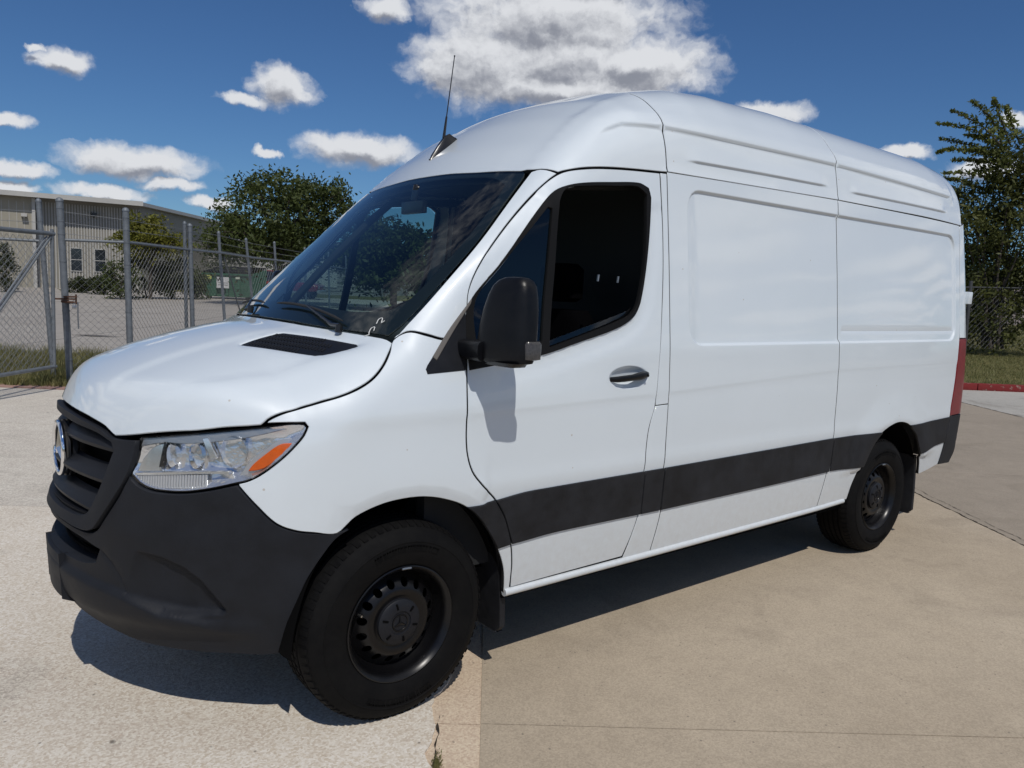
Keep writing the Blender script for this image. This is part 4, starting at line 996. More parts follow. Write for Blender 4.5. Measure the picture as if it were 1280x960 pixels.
    b = MB(); a0 = R(20); b.tube([(.178*math.cos(a0), Y-s*.06, .178*math.sin(a0)), (.168*math.cos(a0), Y-s*.022, .168*math.sin(a0))], .0045, 8); b.build('valve', M['bolt'], rim)
    return Wh
for x in (0, -3.665):
    for s in (1, -1): make_wheel(x, s)
# wheel housings, mud flaps
for s in (1, -1):
    for arch, x0 in ((ARCHF, 0), (ARCHR, -3.70)):
        P = smooth_poly(arch, .05, 60, False); c = np.array([x0, .42]); Q = c+(P-c)*1.02
        v = [(x, s*y, z) for y in (.93, .88, .60) for x, z in (P if y == .93 else Q)]; n = len(P); f = []
        for k in range(2): f += [(k*n+i, k*n+i+1, (k+1)*n+i+1, (k+1)*n+i) for i in range(n-1)]
        k = len(v); v.append((x0, s*.60, .42)); f += [(2*n+i, 2*n+i+1, k) for i in range(n-1)]
        MB().add(v, f).build('wheel_housing', M['black'], VAN, ang=60)
for s in (1, -1):
    for x, z0, z1, y1 in ((-.500, .195, .60, .925), (-4.235, .165, .60, .935)):
        b = MB(); pl = [(x+.0, .62), (x, y1)]
        v = []
        for z, xo, yo in ((z1, .035, 0), (.45, .012, 0), (.32, 0, 0), (z0+.03, -.004, 0), (z0, -.006, .03)):
            v += [(x+xo, s*(.62+yo), z), (x+xo, s*(y1-yo), z), (x+xo-.03, s*(y1-yo), z), (x+xo-.03, s*(.62+yo), z)]
        f = [(0, 1, 2, 3), (19, 18, 17, 16)]
        for i in range(4):
            for k in range(4): f.append((i*4+k, i*4+(k+1) % 4, i*4+4+(k+1) % 4, i*4+4+k))
        b.add(v, f); b.build('mud_flap', M['clad'], VAN, bevel=.006)
# underbody, and unseen boxes added inside to keep daylight out of the shell
b = MB(); b.box((-4.6, -.62, .36), (.40, .45, .46)); b.box((-.3, -.12, .22), (-3.5, .12, .36)); b.build('chassis', M['black'], VAN, smooth=False)
b = MB(); b.tube([(-3.665, -.75, .38), (-3.665, .75, .38)], .06, 12); b.tube([(0, -.75, .36), (0, .75, .36)], .04, 12); b.box((-3.95, -.35, .24), (-3.75, .35, .38)); b.build('axle', M['black'], VAN)
b = MB(); b.box((-4.70, -.70, .45), (-1.50, .70, 1.05)); b.box((-4.72, -.84, 1.0), (-1.50, .84, 2.20)); b.box((-4.66, -.72, 2.19), (-1.50, .72, 2.55)); b.build('daylight_block', M['cab'], VAN, smooth=False)
# engine bay block under the hood and shut faces
b = MB(); b.box((-.02, -.56, .5), (.60, .56, .92)); b.box((-.05, -.66, .95), (.40, .66, 1.12)); b.box((-.18, -.78, 1.1), (.16, .78, 1.34)); b.build('engine_bay', M['black'], VAN, smooth=False)
# cab interior
b = MB(); b.box((-1.50, -.80, .46), (-.10, .80, .52)); b.build('cab_floor', M['black'], VAN, smooth=False)
b = MB(); v = []; f = []; n = 16
for i in range(n+1):
    y = -.80+1.6*i/n; fr = .10-.18*y*y
    sec = [(fr, 1.40), (-.10, 1.425+.012*math.sin(i*1.3)), (-.28, 1.41), (-.40, 1.34), (-.44, 1.2), (-.40, .9), (-.1, .6)]
    v += [(x, y, z) for x, z in sec]
for i in range(n):
    for k in range(6): f.append((i*7+k, i*7+k+1, i*7+8+k, i*7+7+k))
b.add(v, f); b.build('dashboard', M['dash'], VAN)
b = MB(); 
v, f = skin_box([((-.27, y, 1.43), .10, h, (1, 0, 0), (0, 0, 1), 3) for y, h in ((.17, .01), (.20, .05), (.40, .065), (.60, .05), (.63, .01))]); b.add(v, f); b.build('instrument_hood', M['dash'], VAN)
cS = Vector((-.50, .42, 1.34)); axS = Vector((-.75, 0, .66)).normalized(); b = MB()
A_ = axS.orthogonal().normalized(); B_ = axS.cross(A_)
b.tube([tuple(cS+A_*.19*math.cos(t)+B_*.19*math.sin(t)) for t in np.linspace(0, 2*math.pi, 33)], .014, 8, cap=False)
for t in (0, 2.1, 4.2): b.tube([tuple(cS), tuple(cS+(A_*math.cos(t)+B_*math.sin(t))*.19)], .012, 6)
b.tube([tuple(cS), tuple(cS-axS*.2)], .035, 10); b.build('steering_wheel', M['gloss'], VAN)
for y in (.43, -.43):
    S_ = empty('seat', parent=VAN)
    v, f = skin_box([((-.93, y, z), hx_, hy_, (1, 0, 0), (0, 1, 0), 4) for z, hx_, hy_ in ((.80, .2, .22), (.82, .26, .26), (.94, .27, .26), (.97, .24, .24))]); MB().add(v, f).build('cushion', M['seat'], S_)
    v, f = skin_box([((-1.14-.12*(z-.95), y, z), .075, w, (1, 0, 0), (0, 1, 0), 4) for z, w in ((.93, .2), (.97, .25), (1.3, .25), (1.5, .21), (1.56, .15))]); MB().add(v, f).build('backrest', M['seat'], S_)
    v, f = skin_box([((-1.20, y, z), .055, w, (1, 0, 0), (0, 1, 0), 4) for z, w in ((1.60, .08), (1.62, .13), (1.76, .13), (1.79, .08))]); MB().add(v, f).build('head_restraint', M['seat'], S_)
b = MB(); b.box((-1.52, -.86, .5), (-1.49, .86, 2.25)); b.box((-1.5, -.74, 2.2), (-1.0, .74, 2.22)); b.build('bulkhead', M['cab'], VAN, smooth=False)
# inner door cards close the door below the window
for s in (1, -1):
    ys = float(SIDE.at(np.array([(-.8, 1.0)]))[0, 1])
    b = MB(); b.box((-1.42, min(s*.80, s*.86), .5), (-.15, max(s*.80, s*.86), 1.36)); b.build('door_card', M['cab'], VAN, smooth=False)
    b = MB(); b.tube([(-1.45, s*.80, 2.15), (-1.45, s*.88, 1.3), (-1.45, s*.9, .6)], .05, 8); b.tube([(-.16, s*.80, 1.36), (-.33, s*.80, 1.56), (-.52, s*.765, 1.78), (-.74, s*.70, 2.02), (-.86, s*.70, 2.12), (-1.4, s*.76, 2.17)], .022, 8); b.build('pillar_lining', M['cab'], VAN)
for x, y, z in ((-1.096, .80, 1.735), (-1.226, .80, 1.733)):
    b = MB(); b.tube([(x, y, z), (x+.004, y, z-.030)], .006, 8); b.build('belt_buckle', M['bolt'], VAN)
b = MB(); b.box((-.60, -.10, 2.0), (-.57, .10, 2.06)); b.tube([(-.585, 0, 2.06), (-.60, 0, 2.14)], .02, 8); b.build('interior_mirror', M['gloss'], VAN, bevel=.006)
# rear face
RD = [(0, .90, 1.3)]
for s in (1, -1):
    pts = [(0, .006*s, .56), (0, .82*s, .56), (0, .84*s, .9), (0, .83*s, 1.4), (0, .79*s, 1.9), (0, .755*s, 2.3), (0, .66*s, 2.55), (0, .006*s, 2.60)]
    panel('rear_door', [(-4.9, y, z) for _, y, z in pts], M['paint'], VAN, chart=REAR, res=.06, mirror=False)
panel('rear_header', [(-4.9, y, z) for y, z in ((0, 2.61), (.66, 2.56), (.72, 2.5), (.60, 2.64), (.3, 2.68), (0, 2.69), (-.3, 2.68), (-.60, 2.64), (-.72, 2.5), (-.66, 2.56))], M['paint'], VAN, chart=REAR, res=.05, mirror=False)
b = MB(); b.box((-4.93, -.88, .50), (-4.78, .88, .72)); b.build('rear_bumper', M['clad'], VAN, bevel=.02)
b = MB(); b.box((-4.90, .885, .80), (-4.86, .925, .855)); b.build('tow_socket', M['silver'], VAN, bevel=.003)
for z in (1.73, .95):
    for s in (1, -1):
        b = MB(); b.box((-4.895, min(s*.86, s*.925), z-.045), (-4.83, max(s*.86, s*.925), z+.045)); b.build('door_hinge', M['paint'], VAN, bevel=.005)
# ------------------------------------------------------------------ SURROUNDINGS
def W3(px, py, d):      # the place seen at photo pixel (px, py), d metres away over the ground
    v = _f+((px-640)/FPX)*_r-((py-480)/FPX)*_u; h = math.hypot(v[0], v[1]); return Vector(CAM+v*d/h)
E1, E2 = np.array([.600, .800]), np.array([-.788, .616])       # the paving grid: e1 towards the camera, e2 to the right
E2 = np.array([-.8, .6])
def G(a, b, z=0.): p = E1*a+E2*b; return (float(p[0]), float(p[1]), z)
# --- materials
def mk_concrete(name, c0, c1, agg=.5, scale=1.0, stain=(.16, .14, .115), spk=.55):
    m, nt, b = new_mat(name); setp(b, rough=.88, spec=.25); v = coords(nt, obj=False)
    big = noise(nt, v, .55*scale, 5, .6, .4); mid = noise(nt, v, 5*scale, 6, .65); fine = noise(nt, v, 95*scale, 4, .75)
    c = ramp(nt, big, [(.3, c0), (.7, c1)])
    c = mixc(nt, .55, c, ramp(nt, mid, [(.3, (.44,)*3), (.72, (.56,)*3)]), 'OVERLAY')
    st = noise(nt, v, 1.3, 7, .6, .8); c = mixc(nt, ramp(nt, st, [(.56, (0, 0, 0)), (.70, (spk,)*3)]), c, stain)
    # exposed aggregate
    vo = nt.nodes.new('ShaderNodeTexVoronoi'); vo.inputs['Scale'].default_value = 125*scale; nt.links.new(v, vo.inputs['Vector'])
    sep = nt.nodes.new('ShaderNodeSeparateColor'); nt.links.new(vo.outputs['Color'], sep.inputs[0])
    pb = ramp(nt, sep.outputs[0], [(.0, (.24,)*3), (.5, (.52,)*3), (1, (.74,)*3)])
    c = mixc(nt, agg, c, pb, 'OVERLAY')
    c = mixc(nt, agg*.6, c, ramp(nt, fine, [(.3, (.25,)*3), (.7, (.75,)*3)]), 'OVERLAY')
    # pits and gum spots
    v2 = nt.nodes.new('ShaderNodeTexVoronoi'); v2.inputs['Scale'].default_value = 2.1; nt.links.new(v, v2.inputs['Vector'])
    dd = nt.nodes.new('ShaderNodeMath'); dd.operation = 'ADD'; nt.links.new(v2.outputs['Distance'], dd.inputs[0])
    dn = nt.nodes.new('ShaderNodeMath'); dn.operation = 'MULTIPLY'; nt.links.new(noise(nt, v, 30, 3), dn.inputs[0]); dn.inputs[1].default_value = .05; nt.links.new(dn.outputs[0], dd.inputs[1])
    c = mixc(nt, ramp(nt, dd.outputs[0], [(.0, (.8,)*3), (.048, (.75,)*3), (.062, (0, 0, 0))]), c, (.10, .088, .075))
    v3 = nt.nodes.new('ShaderNodeTexVoronoi'); v3.inputs['Scale'].default_value = 13*scale; nt.links.new(v, v3.inputs['Vector'])
    c = mixc(nt, ramp(nt, v3.outputs['Distance'], [(.0, (.7,)*3), (.05, (.6,)*3), (.09, (0, 0, 0))]), c, (.12, .105, .09))
    nt.links.new(c, b.inputs['Base Color'])
    hh = nt.nodes.new('ShaderNodeMath'); hh.operation = 'ADD'; nt.links.new(fine, hh.inputs[0]); nt.links.new(mid, hh.inputs[1])
    bump(nt, b, hh.outputs[0], .55, .004); return m
M['conc_light'] = mk_concrete('pale_aggregate_concrete', (.58, .52, .435), (.66, .60, .51), .50, stain=(.42, .38, .32), spk=.45)
M['conc_brown'] = mk_concrete('brown_concrete', (.385, .318, .235), (.45, .378, .285), .24, 1.2, (.29, .24, .18))
M['conc_far'] = mk_concrete('greyed_aggregate_concrete', (.51, .465, .40), (.58, .535, .46), .5, stain=(.36, .33, .28), spk=.5)
M['conc_dark'] = mk_concrete('darker_brown_concrete', (.275, .235, .185), (.335, .285, .225), .24, 1.2, (.23, .195, .15))
M['conc_grey'] = mk_concrete('grey_concrete', (.34, .325, .29), (.42, .40, .36), .3)
M['conc_tan'] = mk_concrete('tan_concrete', (.53, .415, .30), (.60, .49, .37), .35, 1.1, (.40, .33, .24))
M['conc_yard'] = mk_concrete('yard_concrete', (.30, .275, .245), (.35, .325, .29), .2)
def mk_soil(name, c0, c1, s=6):
    m, nt, b = new_mat(name); setp(b, rough=.95, spec=.1); v = coords(nt, obj=False)
    nt.links.new(ramp(nt, noise(nt, v, s, 8, .7), [(.3, c0), (.7, c1)]), b.inputs['Base Color']); bump(nt, b, noise(nt, v, 40, 4), .6, .02); return m
M['soil'] = mk_soil('lawn_soil', (.075, .080, .028), (.15, .135, .06)); M['joint'] = mk_soil('joint_dirt', (.03, .026, .02), (.06, .05, .04), 20)
def mk_leaf(name, c0, c1, s=1.2, tr=.25):
    m, nt, b = new_mat(name); setp(b, rough=.55, spec=.3); v = coords(nt, obj=False)
    n = noise(nt, v, s, 3, .6); f = noise(nt, v, 9, 2, .6)
    c = mixc(nt, .5, ramp(nt, n, [(.32, c0), (.68, c1)]), ramp(nt, f, [(.3, c0), (.7, c1)])); nt.links.new(c, b.inputs['Base Color'])
    t = nt.nodes.new('ShaderNodeBsdfTranslucent'); nt.links.new(c, t.inputs[0]); mx = nt.nodes.new('ShaderNodeMixShader'); mx.inputs[0].default_value = tr
    nt.links.new(b.outputs[0], mx.inputs[1]); nt.links.new(t.outputs[0], mx.inputs[2]); nt.links.new(mx.outputs[0], nt.nodes['Material Output'].inputs[0]); return m
M['grass'] = mk_leaf('grass_blades', (.075, .105, .025), (.30, .25, .11), 3.5)
M['oak'] = mk_leaf('oak_leaves', (.032, .050, .013), (.095, .115, .030), .9, .3)
M['myrtle'] = mk_leaf('myrtle_leaves', (.10, .12, .015), (.22, .20, .035), .8, .3)
M['elm'] = mk_leaf('elm_leaves', (.030, .045, .012), (.15, .155, .042), .7, .35)
M['hedge'] = mk_leaf('hedge_leaves', (.020, .030, .010), (.055, .065, .02), 1.5, .15)
M['bark'] = simple('bark', (.055, .045, .036), .9, .4, 12, .6, 40)
M['galv'] = simple('galvanised_steel', (.155, .172, .190), .55, .22, 14, metal=.35)
M['wire'] = simple('galvanised_wire', (.20, .21, .22), .6, metal=.3)
M['rust'] = simple('rusty_steel', (.075, .035, .02), .8, .4, 50)
def mk_curb():
    m, nt, b = new_mat('red_painted_curb'); setp(b, rough=.8, spec=.2); v = coords(nt, obj=False)
    n = noise(nt, v, 7, 8, .75); c = ramp(nt, n, [(.36, (.30, .25, .21)), (.44, (.17, .022, .022)), (.75, (.22, .03, .032))]); nt.links.new(c, b.inputs['Base Color']); bump(nt, b, noise(nt, v, 60, 3), .5, .004); return m
M['curb'] = mk_curb()
# --- ground and paving
def sheet(name, poly, z, th, mat, zf=None, kind='structure', parent=None):
    P = [Vector((p[0], p[1], 0)) for p in poly]; b = MB(); n = len(P)
    v = [(p.x, p.y, z) for p in P]+[(p.x, p.y, z-th) for p in P]
    f = [tuple(range(n)), tuple(range(2*n-1, n-1, -1))]+[(i, n+i, n+(i+1) % n, (i+1) % n) for i in range(n)]
    b.add(v, f); o = b.build(name, mat, parent, smooth=False)
    if kind: o['kind'] = kind
    return o
b = MB(); b.add([(-900, -900, -.06), (900, -900, -.06), (900, 900, -.06), (-900, 900, -.06)], [(0, 1, 2, 3)]); b.build('ground', mk_soil('dry_ground', (.20, .175, .13), (.30, .265, .20), .3), smooth=False)['kind'] = 'structure'
sheet('sub_base', [G(9, -14.6), G(-11.9, -14.6), G(-11.9, 24), G(9, 24)], -.035, .02, M['joint'])
# a paved lot on the camera's side, cast slab by slab
LOT = empty('pavement'); LOT['kind'] = 'structure'
g = .003
def slab(a0, a1, b0, b1, mat, z=0.): return sheet('concrete_slab', [G(a0+g, b0+g), G(a1-g, b0+g), G(a1-g, b1-g), G(a0+g, b1-g)], z, .12, mat, parent=LOT, kind=None)
rows_l = [9, 4.2, 1.2, -1.776, -4.73, -7.17]
cols_l = [-14.5, -10.9, -7.3, -3.7]
for i in range(len(rows_l)-1):
    for j in range(len(cols_l)-1): slab(rows_l[i+1], rows_l[i], cols_l[j], cols_l[j+1], M['conc_light'] if rows_l[i+1] > -2 else M['conc_far'], -.002*((i+j) % 2))
# the column whose right edge has broken away along the strip
rs = random.Random(5)
for i, (a0, a1) in enumerate(((1.2, 9), (-1.776, 1.2), (-4.73, -1.776), (-7.17, -4.73))):
    edge = []; a = a0+g
    while a < a1-g:
        edge.append((a, .735+.030*math.sin(a*5.1+.6)+.016*math.sin(a*17)+rs.uniform(-.009, .009))); a += .035
    poly = [G(a1-g, -3.7+g), G(a0+g, -3.7+g)]+[G(a, b_) for a, b_ in edge]+[G(a1-g, .72)]
    sheet('concrete_slab', poly, .004, .12, M['conc_light'] if a0 > -2 else M['conc_far'], parent=LOT, kind=None)
rows_r = [9, 5.5, .794, -3.97, -8.3, -11.84]
for i in range(len(rows_r)-1):
    sheet('concrete_strip', [G(rows_r[i+1]+.003, .60), G(rows_r[i]-.003, .60), G(rows_r[i]-.003, .896), G(rows_r[i+1]+.003, .896)], -.004, .1, M['conc_tan'], parent=LOT, kind=None)
    for j, (b0, b1) in enumerate(((.889, 4.72), (4.72, 9.2), (9.2, 13.6), (13.6, 18), (18, 24))):
        slab(rows_r[i+1], rows_r[i], b0, b1, M['conc_grey'] if b0 > 9 else M['conc_dark'] if b0 > 4 else M['conc_brown'], 0)
# weathered cracks along two joints
def crack(a0, a1, b0, wmax, name='crack', seed=1):
    rr = random.Random(seed); v = []; f = []; a = a0; off = 0; n = 0
    while a < a1:
        off = off*.8+rr.uniform(-.007, .007); w = wmax*rr.uniform(.12, 1)*(1 if rr.random() > .12 else .1)
        v += [G(a, b0+off-w, .003), G(a, b0+off+w, .003)]; n += 1; a += rr.uniform(.015, .05)
    f = [(2*i, 2*i+1, 2*i+3, 2*i+2) for i in range(n-1)]
    o = MB().add(v, f).build(name, M['joint'], LOT, smooth=False); return o
crack(-3.9, 7, 4.72, .010, seed=1); crack(-3.9, 3.2, 4.80, .004, seed=2); crack(-11.8, -3.9, 4.72, .012, seed=3); crack(-11.8, 5, 9.2, .020, seed=4); crack(.75, 1.25, .735, .006, seed=7); crack(-2.5, .8, 6.9, .003, seed=8)
# yard behind the fence, rising gently
def yz(a): return max(0., (-11.5-a)*.0085)
yb = MB(); A_ = [-11.5, -16, -20.5, -25, -29.5, -34, -38.5, -43, -47.5, -52]; B_ = [-45, -36, -31.5, -27, -22.5, -18, -13.5, -9, -4.5, 0, 4.6]
YARD = empty('yard'); YARD['kind'] = 'structure'
for i in range(len(A_)-1):
    for j in range(len(B_)-1):
        s_ = MB(); q = .02; v = [G(A_[i]-q, B_[j]+q, yz(A_[i])), G(A_[i]-q, B_[j+1]-q, yz(A_[i])), G(A_[i+1]+q, B_[j+1]-q, yz(A_[i+1])), G(A_[i+1]+q, B_[j]+q, yz(A_[i+1]))]
        s_.add(v+[(x, y, z-.1) for x, y, z in v], [(0, 1, 2, 3), (0, 4, 5, 1), (1, 5, 6, 2), (2, 6, 7, 3), (3, 7, 4, 0)]); s_.build('yard_slab', M['conc_yard'], YARD, smooth=False)
b = MB(); c = W3(122, 407, 21.5); pts = [(c.x+E2[0]*t, c.y+E2[1]*t, yz(-17)+.012) for t in (-.55, -.3, 0, .3, .55)]
v = []
for i, p in enumerate(pts):
    w = (.01, .07, .09, .07, .015)[i]; v += [(p[0]+E1[0]*w, p[1]+E1[1]*w, p[2]), (p[0]-E1[0]*w, p[1]-E1[1]*w, p[2])]
b.add(v, [(2*i, 2*i+1, 2*i+3, 2*i+2) for i in range(4)]); o = b.build('skid_mark', simple('skid_black', (.03, .028, .03), .8), smooth=False); o['kind'] = 'structure'  # dark skid mark lying on the yard slabs
# lawns
sheet('lawn', [G(-7.45, -14), G(-7.45, .58), G(-11.45, 4.6), G(-11.45, -14)], .0, .1, M['soil'])
rz = lambda a: max(0, (-12.3-a)*.028)
b = MB(); v = [G(-12.02, 4.7, .02), G(-12.02, 30, .02), G(-30, 30, rz(-30)), G(-30, 4.7, rz(-30)), G(-60, 40, rz(-30)+.3), G(-60, 4.7, rz(-30)+.3)]; b.add(v, [(0, 1, 2, 3), (3, 2, 4, 5)]); b.build('lawn', M['soil'], smooth=False)['kind'] = 'structure'
b = MB(); b.add([G(-52, -45, .3), G(-52, 20, .3), G(-70, 30, .45), G(-70, -60, .45)], [(0, 1, 2, 3)]); b.build('lawn', M['soil'], smooth=False)['kind'] = 'structure'
def blades(name, n, sample, h0, h1, mat, w=.010):
    p = sample(n); a = RNG.uniform(0, 2*math.pi, n); h = RNG.uniform(h0, h1, n); lean = RNG.uniform(-.5, .5, (n, 2))*h[:, None]; d = np.stack([np.cos(a), np.sin(a)], 1)*w
    V = np.empty((n, 3, 3)); V[:, 0, :2] = p[:, :2]-d; V[:, 1, :2] = p[:, :2]+d; V[:, 2, :2] = p[:, :2]+lean; V[:, 0, 2] = V[:, 1, 2] = p[:, 2]; V[:, 2, 2] = p[:, 2]+h
    me = bpy.data.meshes.new(name); me.vertices.add(n*3); me.vertices.foreach_set('co', V.ravel()); me.loops.add(n*3); me.loops.foreach_set('vertex_index', np.arange(n*3, dtype=np.int32)); me.polygons.add(n); me.polygons.foreach_set('loop_start', np.arange(0, n*3, 3, dtype=np.int32)); me.update(); me.validate()
    return tag(link(name, me, None, mat), kind='stuff')
def s_left(n):
    a = RNG.uniform(-11.4, -7.3, n); b_ = RNG.uniform(-12, 1, n); p = np.outer(a, E1)+np.outer(b_, E2); return np.column_stack([p, 0*a])
def s_right(n):
    a = -12.02-17*RNG.uniform(0, 1, n)**1.5; b_ = RNG.uniform(9, 27, n); p = np.outer(a, E1)+np.outer(b_, E2); return np.column_stack([p, np.maximum(.02, (-12.3-a)*.028)])
def s_tuft(n):
    m = 900; a = RNG.uniform(-11.4, -7.3, m); b_ = RNG.uniform(-12, 1, m); k = RNG.randint(0, m, n); a = a[k]+RNG.normal(0, .05, n); b_ = b_[k]+RNG.normal(0, .05, n); p = np.outer(a, E1)+np.outer(b_, E2); return np.column_stack([p, 0*a])
blades('grass', 26000, s_tuft, .10, .30, mk_leaf('long_grass', (.05, .075, .018), (.30, .26, .12), 2.2), .008)
blades('grass', 80000, s_left, .05, .13, M['grass'], .009); blades('grass', 90000, s_right, .04, .10, M['grass'], .013)
def s_edge(n):
    a = RNG.uniform(-7.48, -7.25, n); b_ = RNG.uniform(-5, 3, n)+0; p = np.outer(a, E1)+np.outer(b_, E2); return np.column_stack([p, 0*a])
# kerbs
CR = empty('kerb'); CR['kind'] = 'structure'
b0 = 4.8
while b0 < 27:
    b = MB(); M_ = Matrix(((E2[0], E1[0], 0, 0), (E2[1], E1[1], 0, 0), (0, 0, 1, 0), (0, 0, 0, 1)))
    b.box((b0+.006, -12.02, -.05), (b0+2.994, -11.86, .135), M_); b.build('kerb_stone', M['curb'], CR, bevel=.02); b0 += 3
b0 = -12.
while b0 < .5:
    b = MB(); b.box((b0+.006, -7.44, -.05), (min(b0+2.994, .55), -7.19, .016), M_); b.build('kerb_stone', simple('faded_red_kerb', (.33, .20, .165), .9, .25, 9), CR, bevel=.004); b0 += 3
# weed in the broken joint
def s_w(n):
    a = RNG.normal(1.085, .035, n); b_ = RNG.normal(.742, .008, n); p = np.outer(a, E1)+np.outer(b_, E2); return np.column_stack([p, 0*a])
blades('moss', 900, s_w, .004, .014, M['grass'], .0022)
# ------------------------------------------------------------------ fences
def chain_mesh(b, P0, P1, z0, z1, cell=.052, r=.0024, top=None):
    P0 = np.array(P0[:2]); P1 = np.array(P1[:2]); L = np.linalg.norm(P1-P0); d = (P1-P0)/L; nrm_ = np.array([-d[1], d[0]]); n = int(L/cell); m = int((z1-z0)/(cell))
    V = []; F_ = []; k = 0
    for i in range(n):
        base = len(V)
        for j in range(m+1):
            s = i*cell+(cell if (j+i) % 2 else 0); z = z0+j*cell; off = .004*(1 if (i+j) % 2 else -1)
            c = P0+d*s+nrm_*off
            for q in range(3):
                a = 2*math.pi*q/3+.5; V.append((c[0]+d[0]*r*math.cos(a)+nrm_[0]*r*math.sin(a), c[1]+d[1]*r*math.cos(a)+nrm_[1]*r*math.sin(a), z))
        for j in range(m):
            for q in range(3): F_.append((base+j*3+q, base+j*3+(q+1) % 3, base+j*3+3+(q+1) % 3, base+j*3+3+q))
    b.add(V, F_)
def stuff_mesh(b, name, mat, parent):
    me = mesh(name, b.v, b.f, smooth=False); o = link(name, me, parent, mat); o['kind'] = 'stuff'; return o
FE = empty('chain_link_fence', (-.54, -9.34, 0), label='grey chain link fence with barbed wire behind the hood of the van', cat='fence')
def fp(o):      # keep world placement under the fence's empty
    o.location = -Vector(o.parent.location); return o
def rod(name, pts, r, mat, parent, n=10, **k):
    b = MB(); b.tube(pts, r, n); return fp(b.build(name, mat, parent))
POSTS = [((-.545, -9.34), (-.47, -9.35), 2.59, .046), ((-1.345, -9.29), (-1.31, -9.30), 2.53, .045), ((-2.70, -10.80), (-2.655, -10.82), 2.47, .038), ((-2.60, -10.84), (-2.575, -10.84), 2.50, .030), ((-3.93, -12.72), (-3.77, -12.75), 2.48, .03), ((-5.53, -15.33), (-5.2, -15.2), 2.50, .03), ((-6.8, -17.0), (-6.6, -17.0), 2.55, .03), ((-8.6, -19.4), (-8.5, -19.4), 2.55, .03), ((-10.6, -22), (-10.5, -22), 2.55, .03), ((-12.6, -24.7), (-12.5, -24.7), 2.55, .03), ((W3(67, 450, 13.4).x, W3(67, 450, 13.4).y), (-.30, -10.0), 2.60, .036), ((2.4, -10.2), (2.4, -10.2), 2.6, .04), ((5.2, -10.4), (5.2, -10.4), 2.6, .04)]
for (x0, y0), (x1, y1), h, r in POSTS:
    p = rod('post', [(x0, y0, -.05), (x1, y1, h)], r, M['galv'], FE, 14)
    b = MB(); b.lathe([(r*1.12, h-.012), (r*1.12, h+.008), (r*.9, h+.028), (r*.45, h+.042), (.0001, h+.047)], (x1, y1, 0), axis='z', n=14); b.build('post_cap', M['galv'], p)
    for z in (.35, 1.05, 1.75, h-.10, h-.28, h-.46):
        if r > .035:
            t = z/h; b = MB(); b.lathe([(r, z-.012), (r*1.09, z-.01), (r*1.09, z+.01), (r, z+.012)], (x0+(x1-x0)*t, y0+(y1-y0)*t, 0), axis='z', n=14); b.build('tension_band', M['galv'], p)
line = [(-.51, -9.34), (-1.33, -9.295), (-2.66, -10.82), (-3.88, -12.74), (-5.40, -15.27), (-6.7, -17.0), (-8.55, -19.4), (-10.55, -22), (-12.55, -24.7)]
zt = [2.05, 2.07, 2.06, 2.09, 2.09, 2.10, 2.1, 2.1, 2.1]
for i in range(len(line)-1):
    a, c = line[i], line[i+1]
    rod('top_rail', [(*a, zt[i]), (*c, zt[i+1])], .021, M['galv'], FE)
    b = MB(); chain_mesh(b, a, c, .06, min(zt[i], zt[i+1])+.015, .052 if i < 4 else .10, (.0028, .0026, .0016, .0016)[i] if i < 4 else .003)
    o = stuff_mesh(b, 'chain_mesh', M['wire'], FE); fp(o)
for a, c in (((-.32, -9.98), (2.4, -10.2)), ((2.4, -10.2), (5.2, -10.4))):
    rod('top_rail', [(*a, 2.03), (*c, 2.03)], .021, M['galv'], FE)
    b = MB(); chain_mesh(b, a, c, .06, 2.03, .052, .0028); fp(stuff_mesh(b, 'chain_mesh', M['wire'], FE))
def barbed(pts, name='barbed_wire'):
    b = MB(); b.tube(pts, .0035, 5)
    for i in range(len(pts)-1):
        p, q = Vector(pts[i]), Vector(pts[i+1]); n = int((q-p).length/.13)
        for k in range(1, n): c = p.lerp(q, k/n); b.tube([c+Vector((.0, .0, .018)), c-Vector((.006, .006, .018))], .0022, 3)
    return fp(b.build(name, M['wire'], FE, smooth=False))
for dz in (.10, .25, .40):
    barbed([(x, y, (2.5 if i == 0 else 2.45 if i < 3 else 2.48)-dz+.04) for i, (x, y) in enumerate(line[:7])])
    barbed([(-.30, -10.0, 2.55-dz), (1.0, -10.1, 2.53-dz), (2.4, -10.2, 2.56-dz), (5.2, -10.4, 2.56-dz)])
rod('brace_rod', [(-3.90, -12.8, 2.0), (-4.6, -13.9, .9)], .014, M['galv'], FE)
b = MB(); c = Vector((-.53, -9.28, 1.22))
b.box((c.x-.10, c.y-.02, c.z-.010), (c.x+.20, c.y+.05, c.z+.012)); b.box((c.x-.11, c.y-.03, c.z+.022), (c.x+.05, c.y+.06, c.z+.045)); b.tube([(c.x-.08, c.y+.04, c.z-.05), (c.x+.09, c.y+.055, c.z-.03)], .018, 8); b.tube([(c.x-.10, c.y+.03, c.z-.07), (c.x-.10, c.y+.03, c.z+.07)], .012, 8); la = fp(b.build('gate_latch', M['rust'], FE)); 
PL = empty('padlock', (c.x-.07, c.y+.07, c.z-.11), label='silver padlock hanging from the rusty gate latch on the post', cat='padlock')
b = MB(); b.box((-.028, -.012, -.03), (.028, .012, .025)); b.build('lock_body', M['bolt'], PL, bevel=.005)
b = MB(); b.tube([(.018*math.cos(t), 0, .025+.03*math.sin(t)) for t in np.linspace(0, math.pi, 9)], .005, 6); b.build('shackle', M['bolt'], PL)
rod('lock_chain', [(c.x-.12, c.y+.04, c.z-.04), (c.x-.115, c.y+.05, c.z-.25), (c.x-.12, c.y+.045, c.z-.42)], .009, M['galv'], FE, 6)
